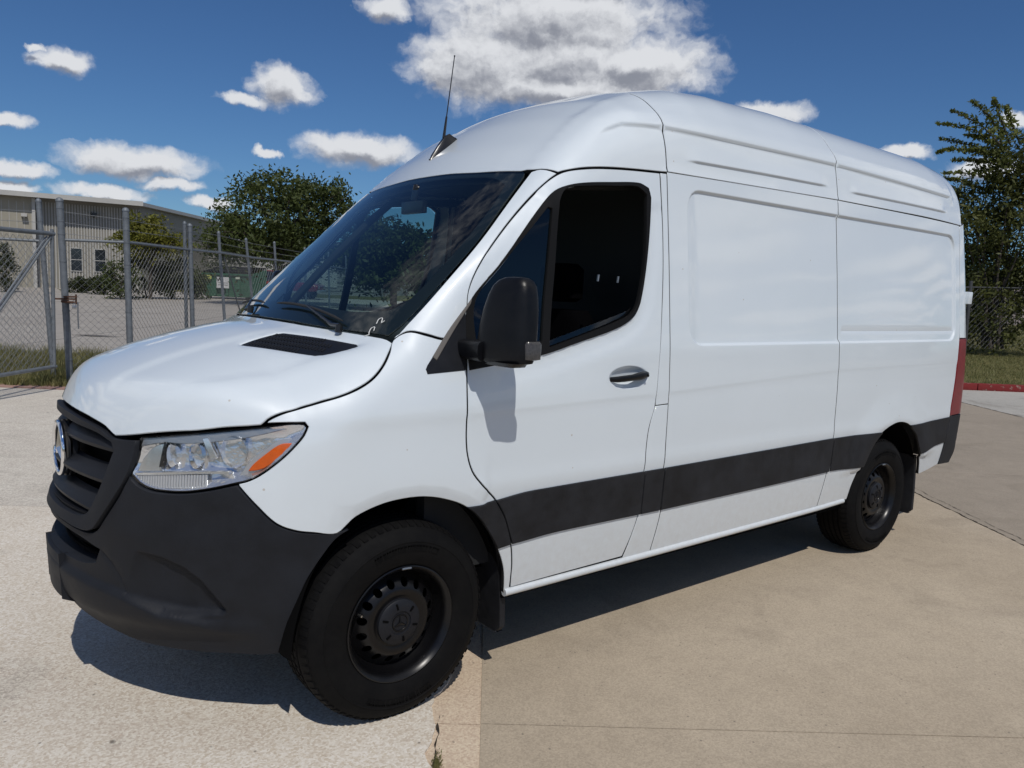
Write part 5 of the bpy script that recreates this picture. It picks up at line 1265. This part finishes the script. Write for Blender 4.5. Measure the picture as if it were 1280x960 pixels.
# the gate leaf
g0, g1 = np.array([-.27, -8.67]), np.array([2.05, -6.36]); gd = (g1-g0)/np.linalg.norm(g1-g0)
GT = empty('swing_gate', (g0[0], g0[1], 0), label='galvanised chain link swing gate standing ajar at the left edge', cat='gate')
def gp(s, z): return (g0[0]+gd[0]*s, g0[1]+gd[1]*s, z)
Lg = 3.27
rod('gate_frame', [gp(-.03, 2.10), gp(Lg, 2.08)], .030, M['galv'], GT, 12); rod('gate_frame', [gp(0, .33), gp(Lg, .27)], .026, M['galv'], GT, 12)
rod('gate_frame', [gp(.03, .33), gp(.0, 2.16)], .024, M['galv'], GT, 12); rod('gate_frame', [gp(Lg, .27), gp(Lg, 2.08)], .028, M['galv'], GT, 12)
rod('gate_brace', [gp(.03, 2.06), gp(1.75, .31)], .020, M['galv'], GT); rod('gate_brace', [gp(.10, 2.06), gp(1.82, .31)], .012, M['galv'], GT)
b = MB(); chain_mesh(b, gp(.02, 0), gp(Lg, 0), .33, 2.07, .052, .0030); fp(stuff_mesh(b, 'chain_mesh', M['wire'], GT))
# fence on the right, with its post
RF = empty('chain_link_fence', tuple(W3(1206, 434, 27)), label='dark chain link fence beyond the lawn at the right edge', cat='fence')
q0 = W3(1206, 434, 27); q1 = W3(1214, 351, 27); M['dark_steel'] = simple('weathered_steel', (.05, .053, .058), .7, .3, 10); rod('post', [q0-Vector((0, 0, .2)), q1], .05, M['dark_steel'], RF, 10)
e = W3(1330, 434, 29.5); w = W3(1060, 434, 26)
for a, c in ((q0, e), (w, q0)):
    rod('top_rail', [(a.x, a.y, a.z+1.78), (c.x, c.y, c.z+1.78)], .022, M['dark_steel'], RF, 8)
    b = MB(); chain_mesh(b, a, c, .45, 2.25, .085, .005); fp(stuff_mesh(b, 'chain_mesh', M['wire'], RF))
# ------------------------------------------------------------------ warehouse
def mk_siding(name, c):
    m, nt, b = new_mat(name); setp(b, base=c, rough=.6, spec=.3); v = coords(nt, obj=False)
    n = noise(nt, v, .7, 6, .65); nt.links.new(ramp(nt, n, [(.3, tuple(x*.86 for x in c)), (.7, c)]), b.inputs['Base Color']); return m
M['tan'] = mk_siding('tan_siding', (.26, .245, .21)); M['tan2'] = mk_siding('cream_siding', (.33, .305, .245)); M['trim'] = mk_siding('pale_trim', (.46, .45, .42)); M['grey_wall'] = mk_siding('grey_siding', (.30, .29, .27))
M['roofing'] = simple('metal_roof', (.36, .36, .35), .5); M['pane'] = simple('window_pane', (.02, .025, .03), .08, spec=.8)
BL = Vector((15.5, -59.0, 0)); BC = Vector((-12.2, -55.0, 0)); bu = (BL-BC).normalized(); bn = Vector((-bu.y, bu.x, 0)); bn = bn if bn.y > 0 else -bn
WH = empty('warehouse', tuple(BC), label='long tan metal sided warehouse with ribbed wall behind the fence', cat='building')
Mw = Matrix(((bu.x, bn.x, 0, 0), (bu.y, bn.y, 0, 0), (0, 0, 1, 0), (0, 0, 0, 1)))      # local: u along the front, v towards the camera, z up
Hh = 6.05; Lf = (BL-BC).length; sp = 6.15      # bay starts 8 m from the corner
def wb(name, boxes, mat, parent=WH, **k):
    b = MB()
    for a, c in boxes: b.box(a, c, Mw)
    return b.build(name, mat, parent, **k)
wb('wall', [((0, -22, 0), (sp, 0, Hh))], M['tan'], smooth=False); wb('bay_wall', [((sp, -22, 0), (Lf, .5, Hh-.02))], M['tan2'], smooth=False)
n_r = int(sp/.165)
rib = None
for i in range(n_r+1):
    u = .06+i*.165
    if u > sp-.1: break
    if rib is None:
        b = MB(); b.box((-.028, 0, .3), (.028, .05, Hh-.25)); rib = b.build('wall_rib', M['trim'], WH, smooth=False); rm = rib.data; rib.matrix_local = Mw @ Matrix.Translation((u, 0, 0))
    else:
        o = rib.copy(); COL.objects.link(o); o.matrix_local = Mw @ Matrix.Translation((u, 0, 0))
u = sp+.15
while u < Lf:
    o = rib.copy(); o.name = 'wall_rib'; COL.objects.link(o); o.matrix_local = Mw @ Matrix.Translation((u, .49, -.1)) @ Matrix.Diagonal((.5, .5, 1, 1)); u += .40
# side wall turns away to the right
BS = Vector((-21.6, -67.5, 0)); su = (BS-BC).normalized()
wb('eave', [((-.1, -.4, Hh), (Lf, 1.15, Hh+.07))], M['roofing'], smooth=False); wb('fascia', [((-.1, 1.15, Hh-.08), (Lf, 1.2, Hh+.22))], M['trim'], smooth=False)
b = MB(); P = [Vector((0, 0, 0)), (BS-BC)]; nn_ = Vector((-su.y, su.x, 0)); Ls = (BS-BC).length
def qd(s, t, z): p = su*s+nn_*t; return (p.x, p.y, z)
sg = 1 if nn_.x < 0 else -1
b.add([qd(0, 0, 0), qd(Ls, 0, 0), qd(Ls, 0, Hh), qd(0, 0, Hh), qd(0, -.3*sg, 0), qd(Ls, -.3*sg, 0), qd(Ls, -.3*sg, Hh), qd(0, -.3*sg, Hh)], [(0, 1, 2, 3), (7, 6, 5, 4), (1, 5, 6, 2), (3, 2, 6, 7), (0, 3, 7, 4)]); b.build('side_wall', M['tan'], WH, smooth=False)
b = MB(); b.add([qd(-.6, .35*sg, Hh-.02), qd(Ls+.3, .35*sg, Hh-.02), qd(Ls+.3, .35*sg, Hh+.22), qd(-.6, .35*sg, Hh+.22), qd(-.6, -.4*sg, Hh-.02), qd(Ls+.3, -.4*sg, Hh-.02), qd(Ls+.3, -.4*sg, Hh+.26), qd(-.6, -.4*sg, Hh+.26)], [(0, 1, 2, 3), (7, 6, 5, 4), (3, 2, 6, 7), (0, 4, 5, 1), (1, 5, 6, 2), (0, 3, 7, 4)]); b.build('eave', M['roofing'], WH, smooth=False)
wb('roof', [((-.3, -22, Hh+.02), (Lf, 0, Hh+.2))], M['roofing'], smooth=False)
wb('downspout', [((sp-.06, .5, .2), (sp+.12, .66, Hh-.1))], M['trim'], smooth=False)
for u in (2.45, 3.85):
    f_ = wb('window', [((u-.36, 0, 1.45), (u+.36, .08, 1.50)), ((u-.36, 0, 2.95), (u+.36, .08, 3.0)), ((u-.36, 0, 1.5), (u-.31, .08, 2.95)), ((u+.31, 0, 1.5), (u+.36, .08, 2.95)), ((u-.31, 0, 2.2), (u+.31, .07, 2.24))], M['trim'], smooth=False)
    wb('pane', [((u-.31, .02, 1.5), (u+.31, .06, 2.95))], M['pane'], f_, smooth=False)
for u, v0, mt in ((2.78, 0, M['gloss']), (6.7, .5, M['trim'])):
    b = MB(); z = 5.15 if u < 5 else 4.75; b.box((u-.16, v0, z), (u+.16, v0+.34, z+.20), Mw); b.box((u-.05, v0, z-.1), (u+.05, v0+.2, z), Mw); b.build('wall_lamp', mt, WH, smooth=False)
# low grey building behind the dumpster
c = W3(258, 340, 72); d2 = W3(470, 345, 66); lu = Vector((d2.x-c.x, d2.y-c.y, 0)); Ll = lu.length; lu.normalize(); ln_ = Vector((-lu.y, lu.x, 0)); ln_ = ln_ if ln_.dot(Vector((CAM[0]-c.x, CAM[1]-c.y, 0))) > 0 else -ln_
LB = empty('low_building', (c.x, c.y, 0), label='low grey building with horizontal siding behind the green dumpster', cat='building')
Ml = Matrix(((lu.x, ln_.x, 0, 0), (lu.y, ln_.y, 0, 0), (0, 0, 1, 0), (0, 0, 0, 1)))
b = MB(); b.box((0, -10, 0), (Ll, 0, 4.5), Ml); b.build('wall', M['grey_wall'], LB, smooth=False)
b = MB(); b.box((-.4, -10.4, 4.5), (Ll+.4, .5, 4.72), Ml); b.build('roof', M['roofing'], LB, smooth=False)
for k in range(11):
    b = MB(); b.box((0, 0, .35+k*.38), (Ll, .05, .41+k*.38), Ml); b.build('siding_batten', M['grey_wall'], LB, smooth=False)
for u in (4, 9):
    b = MB(); b.box((u, 0, 1.0), (u+2.6, .07, 3.6), Ml); b.build('roller_door', M['trim'], LB, smooth=False)
# pale building far right, behind the fence
c = W3(1180, 420, 60); d2 = W3(1400, 420, 60); lu = Vector((d2.x-c.x, d2.y-c.y, 0)); Ll = lu.length; lu.normalize(); ln_ = Vector((-lu.y, lu.x, 0)); ln_ = ln_ if ln_.dot(Vector((CAM[0]-c.x, CAM[1]-c.y, 0))) > 0 else -ln_
RB = empty('pale_building', (c.x, c.y, 0), label='pale building half hidden by the tree at the right edge', cat='building')
Ml = Matrix(((lu.x, ln_.x, 0, 0), (lu.y, ln_.y, 0, 0), (0, 0, 1, 0), (0, 0, 0, 1)))
b = MB(); b.box((0, -6, 0), (Ll, 0, 3.9), Ml); b.build('wall', mk_siding('pinkish_wall', (.42, .36, .33)), RB, smooth=False)
b = MB(); b.box((-.3, -6, 3.9), (Ll, .4, 4.1), Ml); b.build('roof', M['roofing'], RB, smooth=False)
for k in range(4):
    b = MB(); b.box((1.5+k*3.2, 0, 1.4), (3.2+k*3.2, .06, 2.9), Ml); b.build('window', M['pane'], RB, smooth=False)
# ------------------------------------------------------------------ dumpster
p0 = W3(255, 372, 49); p1 = W3(314, 373, 47.5); z0 = yz(-44); du = Vector((p1.x-p0.x, p1.y-p0.y, 0)); Ld = du.length; du.normalize(); dn_ = Vector((-du.y, du.x, 0)); dn_ = dn_ if dn_.dot(Vector((CAM[0]-p0.x, CAM[1]-p0.y, 0))) > 0 else -dn_
DU = empty('dumpster', (p0.x, p0.y, z0), label='green steel dumpster with a white sign in the yard', cat='dumpster')
Md = Matrix(((du.x, dn_.x, 0, 0), (du.y, dn_.y, 0, 0), (0, 0, 1, 0), (0, 0, 0, 1)))
dg = simple('green_paint', (.035, .12, .07), .55, .25, 4)
b = MB(); y1 = 0; v = [(0, -.1, .12), (Ld, -.1, .12), (Ld, -1.7, .12), (0, -1.7, .12), (-.02, .1, 1.42), (Ld+.02, .1, 1.42), (Ld+.02, -1.8, 1.75), (-.02, -1.8, 1.75)]
b.add([tuple(Md @ Vector(p)) for p in v], [(0, 1, 5, 4), (1, 2, 6, 5), (2, 3, 7, 6), (3, 0, 4, 7), (0, 3, 2, 1), (4, 5, 6, 7)])
for u in (0.02, Ld*.25, Ld*.5, Ld*.75, Ld-.1): b.box((u, -.02, .2), (u+.08, .13, 1.4), Md)
b.box((-.05, .02, 1.36), (Ld+.05, .16, 1.46), Md); b.build('bin_body', dg, DU, smooth=False)
for k in range(2):
    b = MB(); u0 = .02+k*Ld/2; v = [(u0, .16, 1.47), (u0+Ld/2-.05, .16, 1.47), (u0+Ld/2-.05, -1.8, 1.82), (u0, -1.8, 1.82)]; b.add([tuple(Md @ Vector(p)) for p in v]+[tuple(Md @ Vector((p[0], p[1], p[2]+.07))) for p in v], [(0, 3, 2, 1), (4, 5, 6, 7), (0, 1, 5, 4), (1, 2, 6, 5), (2, 3, 7, 6), (3, 0, 4, 7)]); b.build('lid', M['black'], DU, smooth=False)
for u in (.15, Ld-.35):
    b = MB(); b.box((u, -.25, 0), (u+.2, 0, .14), Md); b.build('foot', M['black'], DU, smooth=False)
sgn = MB(); sgn.box((Ld*.30, .135, .62), (Ld*.56, .15, 1.25), Md); sg_o = sgn.build('sign_plate', simple('sign_white', (.62, .62, .62), .5), DU, smooth=False)
b = MB(); b.box((Ld*.02, .135, 1.10), (Ld*.19, .15, 1.33), Md); b.build('sticker', simple('sticker_yellow', (.45, .48, .12), .5), DU, smooth=False)
b = MB(); b.box((Ld*.70, .135, 1.16), (Ld*.79, .15, 1.28), Md); b.build('sticker', simple('sticker_pale', (.5, .55, .45), .5), DU, smooth=False)
def text(txt, size, Mx, mat, parent, name='lettering'):
    cu = bpy.data.curves.new(name, 'FONT'); cu.body = txt; cu.size = size; cu.extrude = .004; cu.align_x = 'CENTER'; cu.align_y = 'CENTER'; o = bpy.data.objects.new(name, cu); COL.objects.link(o); me = bpy.data.meshes.new_from_object(o); bpy.data.objects.remove(o); me.materials.append(mat); o = link(name, me, parent); o.matrix_local = Mx; return o
def face(u, v_, z): # text plane: x along +u, y up, facing v
    X = Vector((du.x, du.y, 0)); Z = Vector((dn_.x, dn_.y, 0)); Y = Vector((0, 0, 1)); p = Md @ Vector((u, v_, z))
    if X.cross(Y).dot(Z) < 0: X = -X
    return Matrix(((X.x, Y.x, Z.x, p.x), (X.y, Y.y, Z.y, p.y), (X.z, Y.z, Z.z, p.z), (0, 0, 0, 1)))
text('W', .34, face(Ld*.36, .155, 1.08), M['gloss'], sg_o)
for k in range(2):
    b = MB(); b.box((Ld*.33, .15, .90-k*.12), (Ld*.54, .154, .935-k*.12), Md); b.build('print_line', simple('print_grey', (.2, .2, .2), .6), sg_o, smooth=False)
# red pickup beside it
def truck(p, ang):
    T = empty('pickup_truck', tuple(p), label='red pickup truck parked beyond the dumpster', cat='truck'); T.rotation_euler.z = ang
    rp = simple('red_paint', (.20, .012, .012), .25, coat=.6); s = empty
    secs = [(-2.7, .95, .55, 1.02), (-1.0, .97, .5, 1.05), (-.95, .97, .5, 1.05), (1.0, .97, .5, 1.08), (2.2, .95, .5, 1.05), (2.65, .88, .55, .92)]
    v = []; f = []
    for x, w, za, zb in secs: v += [(x, -w, za), (x, -w*1.0, zb-.1), (x, -w*.9, zb), (x, w*.9, zb), (x, w, zb-.1), (x, w, za)]
    for i in range(len(secs)-1):
        for k in range(6): f.append((i*6+k, i*6+(k+1) % 6, i*6+6+(k+1) % 6, i*6+6+k))
    f += [tuple(range(6))[::-1], tuple(len(v)-6+k for k in range(6))]
    MB().add(v, f).build('body', rp, T, bevel=.03)
    v = []; 
    for x, w, z in ((-1.0, .9, 1.05), (-.75, .72, 1.72), (.55, .72, 1.72), (1.15, .9, 1.07)): v += [(x, -w, z), (x, w, z)]
    MB().add(v, [(0, 1, 3, 2), (2, 3, 5, 4), (4, 5, 7, 6), (0, 2, 4, 6), (1, 7, 5, 3), (0, 6, 7, 1)]).build('cab', M['pane'], T, bevel=.02)
    b = MB(); b.box((-.78, -.74, 1.70), (.58, .74, 1.77)); b.build('cab_roof', rp, T, bevel=.02)
    for x in (-1.8, 1.75):
        for s_ in (1, -1):
            b = MB(); b.lathe([(.0001, .02), (.2, .02), (.22, .0), (.33, .01), (.36, -.03), (.36, -.2), (.3, -.22), (.0001, -.2)], (x, s_*.98, .36), n=20)
            if s_ < 0: b.v = [(p[0], 2*s_*.98-p[1], p[2]) for p in b.v]
            b.build('wheel', M['tyre'], T)
    for s_ in (1, -1):
        b = MB(); b.box((2.55, s_*.62-.15, .72), (2.66, s_*.62+.15, .88)); b.build('headlight', M['silver'], T)
    b = MB(); b.box((2.6, -.9, .45), (2.75, .9, .62)); b.build('bumper', M['silver'], T, bevel=.02)
tp = W3(352, 372, 54); truck((tp.x, tp.y, yz(-48)), math.atan2(du.y, du.x)+.15)
# ------------------------------------------------------------------ plants
def leaves(name, pts, size, mat, parent, up=.3, kind=None):
    n = len(pts); a = RNG.normal(size=(n, 3)); a /= np.linalg.norm(a, axis=1, keepdims=True); b_ = RNG.normal(size=(n, 3)); b_ -= a*(a*b_).sum(1, keepdims=True); b_ /= np.linalg.norm(b_, axis=1, keepdims=True)
    s = size*RNG.uniform(.6, 1.3, (n, 1)); V = np.empty((n, 4, 3)); V[:, 0] = pts-a*s; V[:, 1] = pts+b_*s*.42; V[:, 2] = pts+a*s; V[:, 3] = pts-b_*s*.42
    me = bpy.data.meshes.new(name); me.vertices.add(n*4); me.vertices.foreach_set('co', V.ravel()); me.loops.add(n*4); me.loops.foreach_set('vertex_index', np.arange(n*4, dtype=np.int32)); me.polygons.add(n); me.polygons.foreach_set('loop_start', np.arange(0, n*4, 4, dtype=np.int32)); me.update(); me.validate()
    return link(name, me, parent, mat)
def crown(blobs, nclump, nleaf, spread, shell=.5, flat=.55):
    out = []; cl = []
    w = np.array([r[0]*r[1]*r[2] for _, r in blobs])**.66; w /= w.sum()
    for i in range(nclump):
        c, r = blobs[RNG.choice(len(blobs), p=w)]; d = RNG.normal(size=3); d /= np.linalg.norm(d); rr = RNG.uniform(shell, 1)**.6
        p = np.array(c)+d*np.array(r)*rr; cl.append(p); n = int(nleaf*RNG.uniform(.5, 1.5)); q = RNG.normal(size=(n, 3))*spread*RNG.uniform(.6, 1.3)*[1, 1, flat]
        q[:, 2] -= .35*(q[:, 0]**2+q[:, 1]**2)/max(spread, .01)
        out.append(p+q)
    return np.concatenate(out), np.array(cl)
def limbs(b, base, top, cl, n, r0, r1=.02, rseed=1):
    rr = random.Random(rseed); base = np.array(base, float); top = np.array(top, float)
    b.tube([base, base*.5+top*.5+np.array([rr.uniform(-.1, .1), rr.uniform(-.1, .1), 0]), top], [r0, r0*.8, r0*.6], 9)
    for i in range(n):
        e = cl[rr.randrange(len(cl))]; s = base+(top-base)*rr.uniform(.5, 1.0); m1 = s*.6+e*.4+np.array([0, 0, .15*np.linalg.norm(e-s)*.5]); m2 = s*.25+e*.75+np.array([rr.uniform(-.1, .1), rr.uniform(-.1, .1), .12])
        b.tube([s, m1, m2, e], [r0*.38, r0*.26, r0*.14, r1], 5, cap=False)
def tree(name, label, base, ttop, blobs, nclump, nleaf, spread, size, mat, r0, nl, group=None, shell=.5, seed=1):
    T = empty(name, tuple(base), label=label, cat='tree', group=group); B0 = np.array(base)
    pts, cl = crown(blobs, nclump, nleaf, spread, shell); leaves('crown', pts-B0, size, mat, T)
    b = MB(); limbs(b, (0, 0, 0), np.array(ttop)-B0, cl-B0, nl, r0, rseed=seed); b.build('trunk', M['bark'], T)
    return T
def V3(px, py, d): return np.array(W3(px, py, d))
# broad oak-like tree beyond the fence
d = 42; k = d/977.
bl = [(V3(x, y, dd), (rx*k, rx*k*1.0, ry*k)) for x, y, rx, ry, dd in ((340, 265, 58, 38, 42), (300, 290, 42, 30, 41), (385, 262, 48, 38, 43), (350, 236, 50, 22, 42), (275, 285, 24, 16, 41), (415, 250, 28, 26, 42), (330, 300, 60, 24, 42), (400, 300, 60, 30, 43), (440, 290, 50, 34, 43))]
b0 = V3(345, 372, 42); b0[2] = .2
tree('shade_tree', 'broad dark green tree with drooping leaves behind the fence', b0, V3(345, 300, 42), bl, 560, 42, .34, .115, M['oak'], .26, 34)
# trees beyond the van (seen through its windows and from beside it)
for i, (px, dd, s_, lab) in enumerate(((492, 40, 1.0, 'round tree seen through the windshield behind the cab'), )):
    if i: break
    k = dd/977.; bl = [(V3(px+x, y, dd), (rx*k, rx*k, ry*k)) for x, y, rx, ry in ((0, 305, 48*s_, 34*s_), (-30, 320, 36, 24), (32, 318, 34, 26), (5, 340, 60, 18))]
    b0 = V3(px, 380, dd); b0[2] = .1; tree('shade_tree', lab, b0, V3(px, 330, dd), bl, 230, 44, .32, .15, M['oak'], .2, 14, seed=4+i)
# crape myrtle in front of the warehouse
k = 45/977.; bl = [(V3(x, y, 45), (rx*k, rx*k, ry*k)) for x, y, rx, ry in ((188, 292, 26, 14), (172, 300, 24, 16), (205, 302, 24, 14), (190, 275, 13, 10), (165, 278, 8, 14), (150, 300, 12, 8), (222, 305, 12, 8))]
b0 = V3(188, 366, 45); b0[2] = .25
tree('flowering_tree', 'small yellow green tree in front of the ribbed warehouse wall', b0, V3(188, 320, 45), bl, 150, 42, .22, .10, M['myrtle'], .10, 16, shell=.2, seed=9)
# shrubs along the warehouse foot
ns = 0
for i, (px, py, rx, ry, dd, mt, lab) in enumerate(((150, 345, 18, 20, 44, 'oak', 'dark shrub under the small yellow green tree'), (182, 340, 24, 26, 46, 'hedge', 'tall dark shrub behind the second fence post'), (215, 343, 22, 22, 46, 'hedge', 'dark shrub left of the paired fence posts'), (246, 352, 12, 16, 47, 'oak', 'small dark shrub left of the dumpster'),
      (128, 352, 12, 9, 50, 'hedge', 'low shrub below the right warehouse window'), (100, 354, 14, 7, 52, 'hedge', 'low shrub below the left warehouse window'), (280, 338, 30, 12, 54, 'hedge', 'dark hedge directly behind the dumpster'), (6, 330, 10, 26, 50, 'hedge', 'narrow dark bush at the left edge by the warehouse'))):
    k = dd/977.; c = V3(px, py, dd); g_ = V3(px, 368, dd); T = empty('shrub', (c[0], c[1], .25), label=lab, cat='shrub')
    pts, cl = crown([(c, (rx*k, rx*k*.8, ry*k))], 46, 40, .18, .3); pts[:, 2] = np.maximum(pts[:, 2], .28); leaves('foliage', pts-np.array([c[0], c[1], .25]), .085, M[mt], T)
    b = MB(); 
    for q in range(5): e = cl[q]-np.array([c[0], c[1], .25]); b.tube([(0, 0, 0), (e[0]*.5, e[1]*.5, e[2]*.6), tuple(e)], [.03, .02, .01], 5)
    b.build('stem', M['bark'], T)
# tree at the right edge: several leaning trunks, dense below, long arching shoots on top
dd = 28; k = dd/977.; base = V3(1236, 436, dd); base[2] = .45
T = empty('lawn_tree', tuple(base), label='many stemmed tree with long arching shoots at the right edge of the lawn', cat='tree')
bl = [(V3(x, y, dd+o), (rx*k, rx*k*1.2, ry*k)) for x, y, rx, ry, o in ((1248, 262, 50, 42, 0), (1215, 300, 34, 60, .5), (1262, 320, 46, 50, 1), (1300, 300, 60, 90, 1), (1222, 375, 34, 50, 0), (1268, 225, 20, 22, 0), (1305, 200, 26, 36, 0), (1205, 235, 18, 8, 0), (1240, 350, 30, 60, 1.0), (1262, 205, 26, 26, 0), (1235, 405, 34, 24, 0), (1205, 395, 22, 30, .3), (1290, 370, 30, 40, .5))]
pts, cl = crown(bl, 640, 40, .20, .25)
shoots = [((1255, 175), (1238, 140), (1215, 126)), ((1250, 180), (1230, 149), (1188, 138)), ((1255, 185), (1225, 156), (1171, 154)), ((1262, 180), (1248, 138), (1242, 124)), ((1262, 190), (1233, 171), (1208, 169)), ((1260, 200), (1219, 179), (1174, 173)), ((1230, 190), (1192, 183), (1171, 190)), ((1260, 205), (1234, 186), (1211, 188)), ((1262, 210), (1230, 197), (1190, 200)), ((1265, 230), (1215, 210), (1180, 217)), ((1280, 190), (1292, 150), (1310, 120)), ((1240, 240), (1200, 225), (1182, 222)), ((1275, 180), (1262, 150), (1258, 132))]
ex = []; bt = MB(); rr = random.Random(2)
for s_ in shoots:
    P = [V3(x, y, dd+rr.uniform(-.6, .6)) for x, y in s_]; 
    for t in np.linspace(0, 1, 60):
        p = P[0]*(1-t)**2+2*P[1]*t*(1-t)+P[2]*t*t; w = .13*(1-t*.75)
        for q in range(4): ex.append(p+RNG.normal(size=3)*[w, w, w*.6])
    bt.tube([P[0]-base, (P[0]+2*P[1]+P[2])/4-base, P[2]-base], [.03, .02, .006], 5)
leaves('crown', pts-base, .075, M['elm'], T); leaves('shoots', np.array(ex)-base, .075, mk_leaf('young_elm_leaves', (.075, .10, .02), (.20, .215, .055), .8, .4), T)
for q in range(11):
    e = V3(1205+q*9, 250+rr.uniform(-40, 40), dd+rr.uniform(-.5, .8)); s0 = np.array([rr.uniform(-.35, .35), rr.uniform(-.35, .35), 0]); m_ = (e-base)*.45+np.array([rr.uniform(-.2, .2), rr.uniform(-.2, .2), 0]); bt.tube([s0, s0*.4+m_*.6, m_, e-base], [.05, .042, .032, .015], 7)
bt.build('trunk', M['bark'], T)
# hazy tree line far off
for nm, lab, px0, px1, dd, h in (('far_trees', None, None, None, 130, 6), ('far_trees', None, -700, 240, 150, 7), ('far_trees', None, 240, 2400, 170, 8)):
    P = []
    for i in range(700):
        px = RNG.uniform(px0 or 0, px1 or 1); t = (px-640)/977.; a = math.atan(t); az = YAW-a*1.0 if px1 else YAW+math.pi+RNG.uniform(-1.9, 1.9); dist = dd*RNG.uniform(.95, 1.05); c = np.array([CAM[0]+math.cos(az)*dist, CAM[1]+math.sin(az)*dist, RNG.uniform(0, h*.8)]); P.append(c+RNG.normal(size=(30, 3))*[2.0, 2.0, 1.4])
    P = np.concatenate(P); P[:, 2] = np.abs(P[:, 2]); tag(leaves(nm, P, .8, M['hedge'], None), kind='stuff')
